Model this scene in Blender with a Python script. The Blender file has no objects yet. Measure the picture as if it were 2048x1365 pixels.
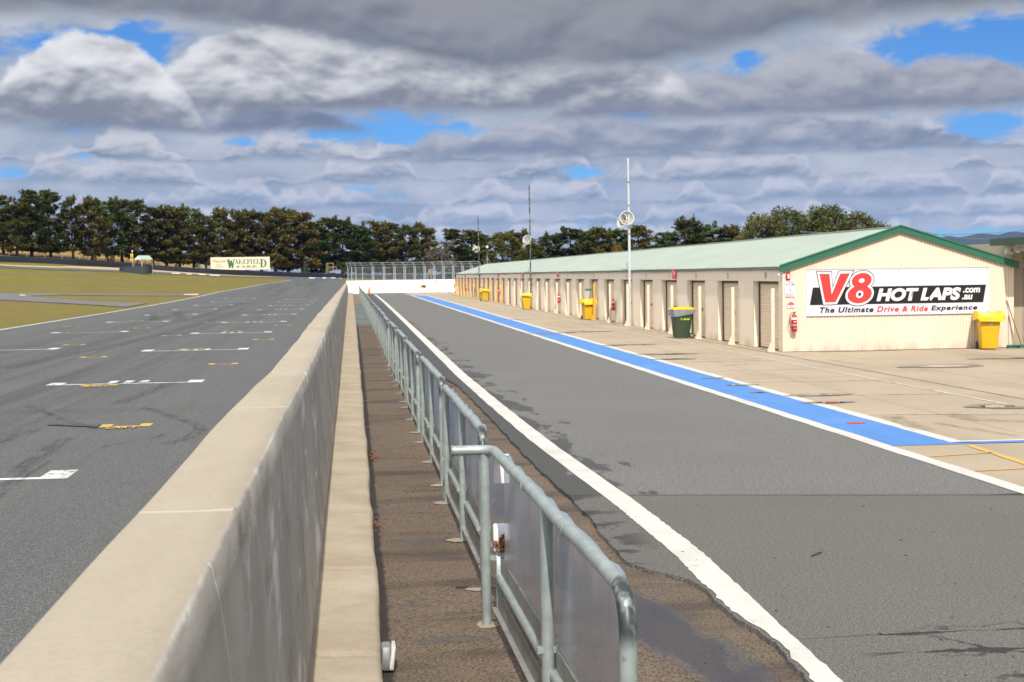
import bpy, math, random
import numpy as np
from mathutils import Vector, Matrix

random.seed(7)
rad = math.radians
SC = bpy.context.scene
COL = SC.collection
HC = 2.35            # camera height over the pit walkway
FPX = 2844.0         # 50 mm lens in photo pixels (2048 wide)

# ------------------------------------------------------------------ camera
cy_ = Vector((700 - 1024, -(553 - 682.5), -FPX)).normalized()
h_ = Vector((1, 0.014, 0))
cz_ = h_.cross(cy_).normalized()
cx_ = cy_.cross(cz_).normalized()
RCAM = Matrix((cx_, cy_, cz_))
CAMLOC = Vector((0, 0, HC))
camd = bpy.data.cameras.new('camera')
cam = bpy.data.objects.new('camera', camd)
COL.objects.link(cam)
cam.matrix_world = Matrix.Translation(CAMLOC) @ RCAM.to_4x4()
camd.sensor_width = 36
camd.lens = 50
camd.clip_start = 0.05
camd.clip_end = 40000
camd.dof.use_dof = True
camd.dof.focus_distance = 11.5
camd.dof.aperture_fstop = 7.0
SC.camera = cam


def ray(px, py):
    return (RCAM @ Vector((px - 1024, -(py - 682.5), -FPX))).normalized()


def azel(px, py):
    d = ray(px, py)
    return math.degrees(math.atan2(d.x, d.y)), math.degrees(math.asin(d.z))


# ------------------------------------------------------------------ terrain height
UX = [-300, 0, 154, 308, 420, 540, 694, 905, 1000, 1150]
YT = [220, 230, 240, 260, 275, 295, 320, 330, 330, 330]
ZT = [6.0, 5.5, 4.85, 3.86, 3.22, 2.68, 1.9, 1.5, 0.9, 0.0]
SLX = [-300, 0, 300, 480, 700]
SLV = [0.055, 0.05, 0.032, 0.008, 0.004]


def H(x, y):
    if y < 60:
        return 0.0
    u = 700 + FPX * x / y
    yt = np.interp(u, UX, YT)
    zt = np.interp(u, UX, ZT)
    y0 = np.interp(u, [540, 690], [100, 185])
    if y <= y0:
        return 0.0
    if y <= yt:
        return float(zt * ((y - y0) / (yt - y0)) ** 2.3)
    sl = np.interp(u, SLX, SLV)
    top = min(y, 440)
    z = zt + sl * (top - yt)
    if y > 440:
        z *= max(0.0, 1 - (y - 440) / 900.0)
    return float(z)


def PH(px, py, lift=0.0):
    d = ray(px, py)
    t, prev = 5.0, 5.0
    while t < 900:
        p = CAMLOC + d * t
        if p.z <= H(p.x, p.y) + lift:
            a, b = prev, t
            for _ in range(24):
                m = (a + b) / 2
                q = CAMLOC + d * m
                if q.z <= H(q.x, q.y) + lift:
                    b = m
                else:
                    a = m
            q = CAMLOC + d * b
            return Vector((q.x, q.y, H(q.x, q.y)))
        prev = t
        t += 0.4 if t < 60 else 1.0
    q = CAMLOC + d * 330
    return Vector((q.x, q.y, H(q.x, q.y)))


def PZ(px, py, z=0.0):
    d = ray(px, py)
    t = (z - HC) / d.z
    return CAMLOC + d * t


def PD(px, py, y):
    d = ray(px, py)
    return CAMLOC + d * (y / d.y)


# ------------------------------------------------------------------ object helpers
def tag(o, label=None, cat=None, group=None, kind=None):
    if label: o['label'] = label
    if cat: o['category'] = cat
    if group: o['group'] = group
    if kind: o['kind'] = kind
    return o


def thing(name, loc, label, cat, rotz=0.0, group=None):
    o = bpy.data.objects.new(name, None)
    COL.objects.link(o)
    o.empty_display_size = 0.2
    o.location = loc
    o.rotation_euler = (0, 0, rotz)
    return tag(o, label, cat, group)


def copy_tree(o, parent=None):
    c = o.copy()
    COL.objects.link(c)
    if parent is not None:
        c.parent = parent
    for ch in list(o.children):
        copy_tree(ch, c)
    return c


class MB:
    def __init__(s):
        s.v, s.f = [], []

    def quad(s, a, b, c, d):
        n = len(s.v)
        s.v += [tuple(a), tuple(b), tuple(c), tuple(d)]
        s.f.append((n, n + 1, n + 2, n + 3))
        return s

    def poly(s, pts):
        n = len(s.v)
        s.v += [tuple(p) for p in pts]
        s.f.append(tuple(range(n, n + len(pts))))
        return s

    def box(s, x0, x1, y0, y1, z0, z1, c=0.0, M=None):
        """box with chamfered vertical+horizontal edges when c>0"""
        if c <= 0:
            P = [(x0, y0, z0), (x1, y0, z0), (x1, y1, z0), (x0, y1, z0), (x0, y0, z1), (x1, y0, z1), (x1, y1, z1), (x0, y1, z1)]
            F = [(3, 2, 1, 0), (4, 5, 6, 7), (0, 1, 5, 4), (1, 2, 6, 5), (2, 3, 7, 6), (3, 0, 4, 7)]
        else:
            P, F = [], []
            def ring(i, z):
                return [(x0 + i + c, y0 + i, z), (x1 - i - c, y0 + i, z), (x1 - i, y0 + i + c, z), (x1 - i, y1 - i - c, z),
                        (x1 - i - c, y1 - i, z), (x0 + i + c, y1 - i, z), (x0 + i, y1 - i - c, z), (x0 + i, y0 + i + c, z)]
            R = [ring(c * .7, z0), ring(0, z0 + c), ring(0, z1 - c), ring(c * .7, z1)]
            for r in R: P += r
            for k in range(3):
                for j in range(8):
                    a, b = k * 8 + j, k * 8 + (j + 1) % 8
                    F.append((a, b, b + 8, a + 8))
            F.append(tuple(range(7, -1, -1)))
            F.append(tuple(range(24, 32)))
        if M is not None:
            P = [tuple(M @ Vector(p)) for p in P]
        n = len(s.v)
        s.v += P
        s.f += [tuple(i + n for i in f) for f in F]
        return s

    def tube(s, pts, r, seg=10, cap=True, radii=None):
        pts = [Vector(p) for p in pts]
        n0 = len(s.v)
        up = None
        m = len(pts)
        for i, p in enumerate(pts):
            a = pts[max(i - 1, 0)]
            b = pts[min(i + 1, m - 1)]
            t = (b - a).normalized()
            if up is None:
                up = Vector((0, 0, 1)) if abs(t.z) < .9 else Vector((1, 0, 0))
            x = up.cross(t)
            if x.length < 1e-5:
                x = Vector((1, 0, 0)).cross(t)
            x.normalize()
            y = t.cross(x).normalized()
            up = y
            rr = radii[i] if radii else r
            for k in range(seg):
                an = 2 * math.pi * k / seg
                s.v.append(tuple(p + x * (rr * math.cos(an)) + y * (rr * math.sin(an))))
        for i in range(m - 1):
            for k in range(seg):
                a = n0 + i * seg + k
                b = n0 + i * seg + (k + 1) % seg
                s.f.append((a, b, b + seg, a + seg))
        if cap:
            s.f.append(tuple(n0 + k for k in range(seg - 1, -1, -1)))
            s.f.append(tuple(n0 + (m - 1) * seg + k for k in range(seg)))
        return s

    def lathe(s, prof, seg=20, M=None, cap=True):
        n0 = len(s.v)
        for r, z in prof:
            for k in range(seg):
                an = 2 * math.pi * k / seg
                p = Vector((r * math.cos(an), r * math.sin(an), z))
                s.v.append(tuple(M @ p if M is not None else p))
        for i in range(len(prof) - 1):
            for k in range(seg):
                a = n0 + i * seg + k
                b = n0 + i * seg + (k + 1) % seg
                s.f.append((a, b, b + seg, a + seg))
        if cap:
            s.f.append(tuple(n0 + k for k in range(seg - 1, -1, -1)))
            s.f.append(tuple(n0 + (len(prof) - 1) * seg + k for k in range(seg)))
        return s

    def grid(s, P):
        """P[i][j] rows of points"""
        n0 = len(s.v)
        w = len(P[0])
        for r in P:
            s.v += [tuple(p) for p in r]
        for i in range(len(P) - 1):
            for j in range(w - 1):
                a = n0 + i * w + j
                s.f.append((a, a + 1, a + w + 1, a + w))
        return s

    def prism(s, poly, d, M=None):
        """poly: list of (x,z); extruded along y from 0 to d"""
        n0 = len(s.v)
        k = len(poly)
        A = [Vector((x, 0, z)) for x, z in poly] + [Vector((x, d, z)) for x, z in poly]
        s.v += [tuple(M @ p if M is not None else p) for p in A]
        s.f.append(tuple(n0 + i for i in range(k)))
        s.f.append(tuple(n0 + k + i for i in range(k - 1, -1, -1)))
        for i in range(k):
            j = (i + 1) % k
            s.f.append((n0 + j, n0 + i, n0 + k + i, n0 + k + j))
        return s

    def mesh(s, name, mat=None, smooth=None):
        me = bpy.data.meshes.new(name)
        me.from_pydata(s.v, [], s.f)
        me.update()
        if mat: me.materials.append(mat)
        if smooth is not None:
            me.polygons.foreach_set('use_smooth', [True] * len(me.polygons))
            me.set_sharp_from_angle(angle=rad(smooth))
        return me

    def build(s, name, mat=None, parent=None, smooth=None):
        return link(name, s.mesh(name, mat, smooth), parent)


def link(name, me, parent=None, loc=None):
    o = bpy.data.objects.new(name, me)
    COL.objects.link(o)
    if parent is not None: o.parent = parent
    if loc is not None: o.location = loc
    return o


def ribbon(upper, lower, lift, nu=40, nv=1):
    """sheet over the terrain between two photo polylines projected on the ground"""
    def res(pl):
        pts = [PH(*p) for p in pl]
        L = [0]
        for a, b in zip(pts, pts[1:]): L.append(L[-1] + (b - a).length)
        out = []
        for i in range(nu + 1):
            t = L[-1] * i / nu
            k = max(j for j in range(len(L)) if L[j] <= t + 1e-9)
            k = min(k, len(pts) - 2)
            f = (t - L[k]) / max(L[k + 1] - L[k], 1e-9)
            out.append(pts[k].lerp(pts[k + 1], f))
        return out
    A, B = res(upper), res(lower)
    rows = []
    for j in range(nv + 1):
        r = []
        for a, b in zip(A, B):
            p = a.lerp(b, j / nv)
            r.append((p.x, p.y, H(p.x, p.y) + lift))
        rows.append(r)
    return MB().grid(rows)


def path_strip(pts, w, z, M=None, n=1, jit=0.0, seed=0):
    """flat strip of width w along world polyline pts"""
    rnd = random.Random(seed)
    pts = [Vector((p[0], p[1], 0)) for p in pts]
    out = []
    for a, b in zip(pts, pts[1:]):
        for k in range(n): out.append(a.lerp(b, k / n))
    out.append(pts[-1])
    L, R = [], []
    for i, p in enumerate(out):
        t = (out[min(i + 1, len(out) - 1)] - out[max(i - 1, 0)]).normalized()
        nrm = Vector((-t.y, t.x, 0))
        a = w / 2 + rnd.uniform(-jit, jit)
        b = w / 2 + rnd.uniform(-jit, jit)
        L.append((p.x + nrm.x * a, p.y + nrm.y * a, z))
        R.append((p.x - nrm.x * b, p.y - nrm.y * b, z))
    return MB().grid([R, L])


# ------------------------------------------------------------------ node helpers
class NT:
    def __init__(s, tree):
        s.t = tree
        s.t.nodes.clear()

    def n(s, typ, ins=None, **props):
        nd = s.t.nodes.new(typ)
        for k, v in props.items(): setattr(nd, k, v)
        if ins:
            for k, v in ins.items(): s.put(nd.inputs[k], v)
        return nd

    def put(s, sock, v):
        if isinstance(v, bpy.types.NodeSocket):
            s.t.links.new(v, sock)
        elif isinstance(v, (tuple, list)) and len(v) == 3 and sock.type == 'RGBA':
            sock.default_value = (*v, 1)
        else:
            sock.default_value = v

    def m(s, op, a, b=None, c=None, clamp=False):
        nd = s.n('ShaderNodeMath', operation=op, use_clamp=clamp)
        s.put(nd.inputs[0], a)
        if b is not None: s.put(nd.inputs[1], b)
        if c is not None: s.put(nd.inputs[2], c)
        return nd.outputs[0]

    def mix(s, f, a, b, mode='MIX'):
        nd = s.n('ShaderNodeMix', data_type='RGBA', blend_type=mode)
        s.put(nd.inputs[0], f); s.put(nd.inputs[6], a); s.put(nd.inputs[7], b)
        return nd.outputs[2]

    def ss(s, v, a, b, lo=0.0, hi=1.0):
        nd = s.n('ShaderNodeMapRange', interpolation_type='SMOOTHSTEP')
        s.put(nd.inputs[0], v)
        nd.inputs[1].default_value = a; nd.inputs[2].default_value = b
        nd.inputs[3].default_value = lo; nd.inputs[4].default_value = hi
        return nd.outputs[0]

    def noise(s, vec, scale, detail=4, rough=.55, dist=0.0):
        nd = s.n('ShaderNodeTexNoise', {'Vector': vec, 'Scale': scale, 'Detail': detail, 'Roughness': rough, 'Distortion': dist})
        return nd.outputs['Fac']

    def vor(s, vec, scale, feature='F1', out='Distance'):
        nd = s.n('ShaderNodeTexVoronoi', {'Vector': vec, 'Scale': scale}, feature=feature)
        return nd.outputs[out]

    def scl(s, vec, v):
        nd = s.n('ShaderNodeVectorMath', operation='MULTIPLY')
        s.put(nd.inputs[0], vec); nd.inputs[1].default_value = v
        return nd.outputs[0]

    def pos(s):
        return s.n('ShaderNodeNewGeometry').outputs['Position']

    def obj(s):
        return s.n('ShaderNodeTexCoord').outputs['Object']

    def sep(s, v):
        return s.n('ShaderNodeSeparateXYZ', {0: v}).outputs

    def rnd(s):
        return s.n('ShaderNodeObjectInfo').outputs['Random']

    def bump(s, h, strength, dist):
        return s.n('ShaderNodeBump', {'Height': h, 'Strength': strength, 'Distance': dist}).outputs[0]


def mat(name, fn):
    m = bpy.data.materials.new(name)
    m.use_nodes = True
    nt = NT(m.node_tree)
    out = nt.n('ShaderNodeOutputMaterial')
    r = fn(nt)
    if isinstance(r, dict):
        b = nt.n('ShaderNodeBsdfPrincipled')
        for k, v in r.items():
            nt.put(b.inputs[k], v)
        sh = b.outputs[0]
    else:
        sh = r
    nt.t.links.new(sh, out.inputs[0])
    return m


def plain(name, col, rough=.6, metal=0.0, var=.12, scale=6.0, bump=0.0, spec=.5):
    def f(t):
        n = t.noise(t.obj(), scale, 5, .6)
        k = t.m('MULTIPLY_ADD', n, 2 * var, 1 - var)
        c = t.mix(1.0, col, t.n('ShaderNodeCombineColor', {0: k, 1: k, 2: k}).outputs[0], 'MULTIPLY')
        d = {'Base Color': c, 'Roughness': t.m('MULTIPLY_ADD', n, .2, rough - .1), 'Metallic': metal, 'Specular IOR Level': spec}
        if bump: d['Normal'] = t.bump(n, bump, .02)
        return d
    return mat(name, f)


# ------------------------------------------------------------------ materials
def f_asphalt(base, tint, speck, scale, wet=False, streaks=False, patch=0.25):
    def f(t):
        p = t.pos()
        x, y, z = t.sep(p)
        big = t.noise(p, .35, 5, .6)
        fine = t.noise(p, scale, 3, .7)
        vd = t.vor(p, scale * .9)
        sp = t.ss(vd, .32, .14)
        grit = t.ss(t.noise(p, scale * .30, 2, .5), .46, .62)
        c = t.mix(t.ss(big, .3, .7), base, tint)
        c = t.mix(t.ss(fine, .32, .66), t.mix(.5, c, (0, 0, 0)), t.mix(.14, c, (1, 1, .95)))
        c = t.mix(t.m('MULTIPLY', t.ss(t.noise(p, scale * .38, 2, .6), .38, .62), .22), c, (0, 0, 0))
        c = t.mix(t.m('MULTIPLY', t.m('MULTIPLY', sp, grit), .8), c, speck)
        rough = .82
        if streaks:
            lat = t.noise(t.scl(p, (.9, .018, 1)), 1.0, 5, .6)
            lat2 = t.noise(t.scl(p, (5.0, .05, 1)), 1.0, 4, .6)
            band = t.ss(t.m('ABSOLUTE', t.m('ADD', x, 9.0)), 7.5, 1.0)
            k = t.m('MULTIPLY', band, t.ss(t.m('ADD', t.m('MULTIPLY', lat, .65), t.m('MULTIPLY', lat2, .35)), .44, .62))
            c = t.mix(t.m('MULTIPLY', k, .5), c, (.025, .024, .025))
            br = t.m('MULTIPLY', t.ss(t.noise(t.scl(p, (1.6, .012, 1)), 1.3, 2, .5), .58, .7), .3)
            c = t.mix(br, c, (.10, .075, .055))
            # faint lateral seams
            c = t.mix(t.m('MULTIPLY', t.ss(t.noise(t.scl(p, (.04, .5, 1)), 1.2, 3, .5), .6, .75), .25), c, (.04, .04, .042))
        hgt = t.m('ADD', t.m('MULTIPLY', fine, .6), t.m('MULTIPLY', vd, .6))
        return {'Base Color': c, 'Roughness': rough, 'Normal': t.bump(hgt, .16, .008), 'Specular IOR Level': .3}
    return f


M = {}
M['track'] = mat('track_asphalt', f_asphalt((.036, .041, .040), (.047, .052, .051), (.34, .34, .32), 60, streaks=True))


def f_lane(t):
    p = t.pos()
    x, y, z = t.sep(p)
    d = f_asphalt((.092, .089, .077), (.114, .110, .095), (.48, .46, .40), 62)(t)
    c = d['Base Color']
    # damp left edge that creeps over the white line
    e = t.noise(t.scl(p, (1.2, .35, 1)), 1.6, 6, .65)
    edge = t.m('SUBTRACT', t.m('ADD', 2.75, t.m('MULTIPLY', t.m('SUBTRACT', e, .46), 3.4)), x)
    damp = t.ss(edge, -.02, .05)
    c = t.mix(t.m('MULTIPLY', damp, .72), c, (.028, .028, .026))
    st = t.ss(t.noise(t.scl(p, (.25, 3.0, 1)), 1.1, 3, .5), .66, .72)
    c = t.mix(t.m('MULTIPLY', st, .25), c, (.05, .05, .048))
    d['Base Color'] = c
    d['Roughness'] = t.m('SUBTRACT', .82, t.m('MULTIPLY', damp, .22))
    return d
M['lane'] = mat('pit_lane_asphalt', f_lane)


def f_lane_near(t):
    p = t.pos()
    x, y, z = t.sep(p)
    d = f_asphalt((.064, .053, .042), (.078, .065, .051), (.38, .33, .26), 90)(t)
    c = d['Base Color']
    pat = t.noise(p, .55, 4, .5)
    c = t.mix(t.m('MULTIPLY', t.ss(pat, .55, .75), .3), c, (.135, .125, .10))
    # crazed cracks close to the camera on the right
    wp = t.n('ShaderNodeVectorMath', operation='ADD')
    nz = t.n('ShaderNodeTexNoise', {'Vector': p, 'Scale': 2.2, 'Detail': 5, 'Roughness': .65})
    t.put(wp.inputs[0], p)
    t.put(wp.inputs[1], t.scl(nz.outputs['Color'], (.5, .5, 0)))
    ce = t.vor(t.scl(wp.outputs[0], (1, 1.15, 0)), 1.55, 'DISTANCE_TO_EDGE')
    msk = t.m('MULTIPLY', t.ss(y, 8.98, 8.75), t.ss(x, 3.4, 3.9))
    wid = t.m('MULTIPLY', t.noise(p, 3.0, 2, .5), .05)
    cr = t.m('MULTIPLY', t.m('LESS_THAN', ce, wid), msk)
    # long transverse crack
    yc = t.m('ADD', 8.72, t.m('MULTIPLY', t.m('SUBTRACT', t.noise(t.scl(p, (1.0, 0, 0)), 2.2, 6, .65), .5), .16))
    wc = t.m('MULTIPLY', t.m('MULTIPLY', t.ss(t.noise(t.scl(p, (1, 0, 0)), 1.6, 3, .6), .36, .66), .055), t.ss(x, 2.6, 4.2))
    wc = t.m('ADD', wc, .004)
    cr2 = t.m('MULTIPLY', t.m('LESS_THAN', t.m('ABSOLUTE', t.m('SUBTRACT', y, yc)), wc), t.ss(x, 2.5, 2.6))
    yc3 = t.m('ADD', 8.28, t.m('MULTIPLY', t.m('SUBTRACT', t.noise(t.scl(p, (1.0, 0, 0)), 2.6, 6, .65), .5), .14))
    wc3 = t.m('MULTIPLY', t.ss(t.noise(t.scl(p, (1, 0, 0)), 1.9, 3, .6), .35, .6), .06)
    cr3 = t.m('MULTIPLY', t.m('LESS_THAN', t.m('ABSOLUTE', t.m('SUBTRACT', y, yc3)), wc3), t.ss(x, 3.0, 3.3))
    crk = t.m('MAXIMUM', t.m('MAXIMUM', cr, cr2), cr3)
    c = t.mix(t.m('MULTIPLY', crk, .85), c, (.018, .017, .016))
    # damp stains along the broken edge
    e = t.noise(p, 1.4, 6, .65)
    damp = t.m('MULTIPLY', t.ss(e, .52, .56), t.m('MULTIPLY', t.ss(x, 2.75, 2.3), t.ss(y, 10.6, 11.6)))
    c = t.mix(t.m('MULTIPLY', damp, .75), c, (.025, .025, .024))
    seam = t.ss(t.m('ADD', t.m('ABSOLUTE', t.m('SUBTRACT', t.m('ADD', y, t.m('MULTIPLY', .2, t.m('SUBTRACT', t.m('MINIMUM', x, 7.0), 2.79))), 14.72)), t.m('MULTIPLY', t.m('SUBTRACT', fine0(t, p), .5), .10)), .10, .0)
    c = t.mix(t.m('MULTIPLY', seam, .6), c, (.03, .03, .032))
    d['Base Color'] = c
    return d


def fine0(t, p):
    return t.noise(p, 3.0, 5, .6)


M['lane_near'] = mat('pit_exit_asphalt', f_lane_near)


def f_walk(t):
    p = t.pos()
    x, y, z = t.sep(p)
    base = t.noise(p, .7, 5, .6)
    fine = t.noise(p, 55, 2, .7)
    vd = t.vor(p, 60)
    c = t.mix(t.ss(base, .3, .7), (.064, .038, .019), (.108, .064, .032))
    c = t.mix(t.ss(fine, .30, .62), t.mix(.6, c, (.01, .008, .006)), t.mix(.10, c, (1, .9, .75)))
    c = t.mix(t.m('MULTIPLY', t.ss(vd, .30, .10), t.ss(t.noise(p, 21, 2, .5), .45, .62)), c, (.34, .25, .155))
    # grimy cross bands and dark edge along the footing
    band = t.ss(t.noise(t.scl(p, (.25, 1.1, 1)), 1.3, 4, .55), .5, .66)
    c = t.mix(t.m('MULTIPLY', band, .6), c, (.040, .032, .025))
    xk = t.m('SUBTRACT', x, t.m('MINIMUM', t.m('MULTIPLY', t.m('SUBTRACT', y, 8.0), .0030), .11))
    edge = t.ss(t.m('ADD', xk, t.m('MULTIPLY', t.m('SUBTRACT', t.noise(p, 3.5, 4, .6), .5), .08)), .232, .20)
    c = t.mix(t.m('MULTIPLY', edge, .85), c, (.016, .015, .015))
    far = t.ss(y, 66, 74)
    c = t.mix(far, c, t.mix(t.ss(t.noise(t.scl(p, (.1, .25, 1)), 1.0, 3, .5), .35, .65), (.10, .125, .115), (.17, .19, .175)))
    far2 = t.ss(y, 120, 126)
    c = t.mix(far2, c, (.22, .165, .115))
    # standing water film along the outer side, under the lane edge
    wn = t.noise(t.scl(p, (1.1, .38, 1)), 1.25, 5, .6)
    xc = t.m('MAXIMUM', t.m('SUBTRACT', 2.12, t.m('MULTIPLY', t.m('SUBTRACT', y, 8.0), .14)), 1.62)
    ch = t.m('SUBTRACT', 1.0, t.m('ABSOLUTE', t.m('DIVIDE', t.m('SUBTRACT', x, xc), .62)))
    wet = t.m('MULTIPLY', t.ss(t.m('ADD', t.m('MULTIPLY', ch, .6), wn), .80, .96), t.ss(y, 45, 30))
    film = t.m('MULTIPLY', t.m('MULTIPLY', t.ss(t.noise(t.scl(p, (.4, 1.0, 1)), 1.7, 4, .55), .58, .68), t.ss(x, 1.0, .8)), .75)
    wet = t.m('MAXIMUM', wet, t.m('MULTIPLY', film, .7))
    c = t.mix(t.m('MULTIPLY', wet, .75), c, (.022, .020, .022))
    hgt = t.m('ADD', t.m('MULTIPLY', fine, .5), t.m('MULTIPLY', vd, .8))
    bs = t.m('MULTIPLY_ADD', wet, -.68, .7)
    return {'Base Color': c, 'Roughness': t.m('MULTIPLY_ADD', wet, -.74, .8), 'Normal': t.bump(hgt, bs, .012),
            'Specular IOR Level': t.m('MULTIPLY_ADD', wet, .12, .3)}
M['walk'] = mat('walkway_brown_asphalt', f_walk)


def f_apron(t):
    p = t.pos()
    x, y, z = t.sep(p)
    a = t.noise(p, .22, 6, .6)
    b = t.noise(t.scl(p, (.5, .09, 1)), 1.0, 5, .6)
    fine = t.noise(p, 22, 4, .7)
    c = t.mix(t.ss(a, .35, .68), (.50, .41, .29), (.425, .345, .24))
    c = t.mix(t.m('MULTIPLY', t.ss(b, .54, .72), .40), c, (.27, .22, .16))
    st = t.noise(t.scl(p, (.5, 1.0, 1)), .55, 6, .62)
    c = t.mix(t.m('MULTIPLY', t.ss(st, .62, .68), .45), c, (.17, .14, .105))
    c = t.mix(t.m('MULTIPLY', t.ss(fine, .35, .7), .25), t.mix(.25, c, (0, 0, 0)), c)
    j = t.m('LESS_THAN', t.m('ABSOLUTE', t.m('SUBTRACT', t.m('MODULO', t.m('ADD', x, .35), 3.9), 1.95)), .012)
    j2 = t.m('LESS_THAN', t.m('ABSOLUTE', t.m('SUBTRACT', t.m('MODULO', y, 8.6), 4.3)), .014)
    c = t.mix(t.m('MULTIPLY', t.m('MAXIMUM', j, j2), .55), c, (.07, .06, .05))
    dk = t.m('LESS_THAN', t.m('ABSOLUTE', t.m('SUBTRACT', x, 11.86)), t.m('MULTIPLY', t.noise(p, 1.3, 3, .6), .085))
    c = t.mix(t.m('MULTIPLY', dk, .75), c, (.055, .052, .05))
    return {'Base Color': c, 'Roughness': .8, 'Normal': t.bump(fine, .25, .01), 'Specular IOR Level': .25}
M['apron'] = mat('apron_concrete', f_apron)


def f_paint(col, wear, scale=14.0, dirt=(.16, .15, .13), under=(.09, .09, .085), lo=.62, hi=.72):
    def f(t):
        p = t.pos()
        a = t.noise(p, scale, 6, .7)
        b = t.noise(p, 1.1, 4, .6)
        c = t.mix(t.m('MULTIPLY', t.ss(b, .4, .75), .22), col, dirt)
        w = t.ss(t.m('ADD', a, t.m('MULTIPLY', t.m('SUBTRACT', b, .5), .3)), lo, hi)
        c = t.mix(t.m('MULTIPLY', w, wear), c, under)
        return {'Base Color': c, 'Roughness': .65, 'Normal': t.bump(a, .3, .006)}
    return f
M['white_line'] = mat('white_road_paint', f_paint((.56, .54, .485), .85, 18, under=(.12, .115, .10)))
M['white_grid'] = mat('worn_white_road_paint', f_paint((.62, .63, .60), .9, 11, lo=.52, hi=.66, under=(.08, .083, .08)))
M['yellow_grid'] = mat('worn_yellow_road_paint', f_paint((.62, .36, .03), .9, 11, lo=.52, hi=.66, under=(.08, .08, .065)))
M['thin_white'] = mat('thin_white_paint', f_paint((.56, .52, .45), .9, 5, lo=.50, hi=.62, under=(.27, .23, .17)))
M['thin_yellow'] = mat('thin_yellow_paint', f_paint((.62, .36, .06), .85, 7, lo=.55, hi=.66, under=(.28, .24, .17)))
M['green_paint'] = mat('faded_green_road_paint', f_paint((.035, .085, .066), .97, 9, lo=.36, hi=.54, under=(.06, .065, .06)))
def f_blue(t):
    d = f_paint((.060, .205, .50), .6, 6, dirt=(.06, .15, .40), lo=.60, hi=.76, under=(.10, .18, .36))(t)
    p = t.pos()
    sc_ = t.ss(t.noise(t.scl(p, (3.2, .12, 1)), 1.6, 5, .62), .50, .70)
    c = t.mix(t.m('MULTIPLY', sc_, .35), d['Base Color'], (.05, .12, .27))
    c = t.mix(t.m('MULTIPLY', t.ss(t.noise(p, 34, 3, .7), .60, .72), .35), c, (.12, .14, .17))
    d['Base Color'] = t.mix(t.m('MULTIPLY', t.ss(t.noise(p, .5, 4, .6), .5, .7), .22), c, (.20, .32, .52))
    return d
M['blue_paint'] = mat('blue_lane_paint', f_blue)
M['red_paint'] = mat('red_lane_paint', f_paint((.55, .03, .05), .4, 9))


def f_wall(t):
    p = t.pos()
    x, y, z = t.sep(p)
    nx = t.sep(t.n('ShaderNodeNewGeometry').outputs['Normal'])
    a = t.noise(t.scl(p, (1, .35, 1)), 1.6, 6, .6)
    fine = t.noise(p, 38, 4, .7)
    pit = t.ss(t.vor(p, 30), .10, .03)
    c = t.mix(t.ss(a, .3, .7), (.395, .343, .258), (.345, .298, .222))
    c = t.mix(t.m('MULTIPLY', t.ss(fine, .4, .7), .3), c, t.mix(.3, c, (.1, .09, .07)))
    c = t.mix(t.m('MULTIPLY', pit, .40), c, (.2, .17, .13))
    # side face: colour greyed and lightened to suit its shade, with pale scuffs and runs
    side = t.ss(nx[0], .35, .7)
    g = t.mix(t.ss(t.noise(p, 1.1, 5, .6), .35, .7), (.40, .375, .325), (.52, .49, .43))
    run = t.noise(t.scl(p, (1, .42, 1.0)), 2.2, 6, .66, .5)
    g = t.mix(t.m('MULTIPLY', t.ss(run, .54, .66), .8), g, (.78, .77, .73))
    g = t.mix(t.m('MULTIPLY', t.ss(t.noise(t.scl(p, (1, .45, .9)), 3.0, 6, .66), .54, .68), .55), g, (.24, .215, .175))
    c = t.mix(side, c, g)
    yz = t.m('ADD', y, t.m('MULTIPLY', z, .55))
    scr = t.m('LESS_THAN', t.m('ABSOLUTE', t.m('SUBTRACT', t.m('MODULO', t.m('ADD', yz, t.m('MULTIPLY', t.noise(p, 1.7, 3, .6), .25)), 1.37), .6)), t.m('MULTIPLY', t.noise(p, 2.3, 3, .6), .011))
    c = t.mix(t.m('MULTIPLY', t.m('MULTIPLY', scr, side), .75), c, (.80, .79, .76))
    jn = t.m('ABSOLUTE', t.m('SUBTRACT', t.m('MODULO', t.m('ADD', t.m('ADD', y, .9), t.m('MULTIPLY', fine, .02)), 3.62), 1.81))
    c = t.mix(t.m('MULTIPLY', t.ss(jn, .022, .006), t.m('MULTIPLY_ADD', side, .25, .35)), c, (.70, .64, .54))
    gr_ = t.m('MULTIPLY', t.m('SUBTRACT', 1.0, side), t.ss(t.noise(t.scl(p, (4, .8, 1)), 2.0, 5, .65), .56, .70))
    c = t.mix(t.m('MULTIPLY', gr_, .35), c, (.36, .30, .225))
    # rubbed dark line just below the arris
    ed = t.m('MULTIPLY', t.m('MULTIPLY', side, t.ss(t.noise(t.scl(p, (1, .5, 2)), 3.0, 5, .6), .45, .6)), t.ss(z, 1.38, 1.55))
    c = t.mix(t.m('MULTIPLY', ed, .30), c, (.2, .18, .15))
    return {'Base Color': c, 'Roughness': .88, 'Normal': t.bump(t.m('ADD', fine, t.m('MULTIPLY', a, 2.0)), .35, .012), 'Specular IOR Level': .2}
M['wall'] = mat('pit_wall_concrete', f_wall)


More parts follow.
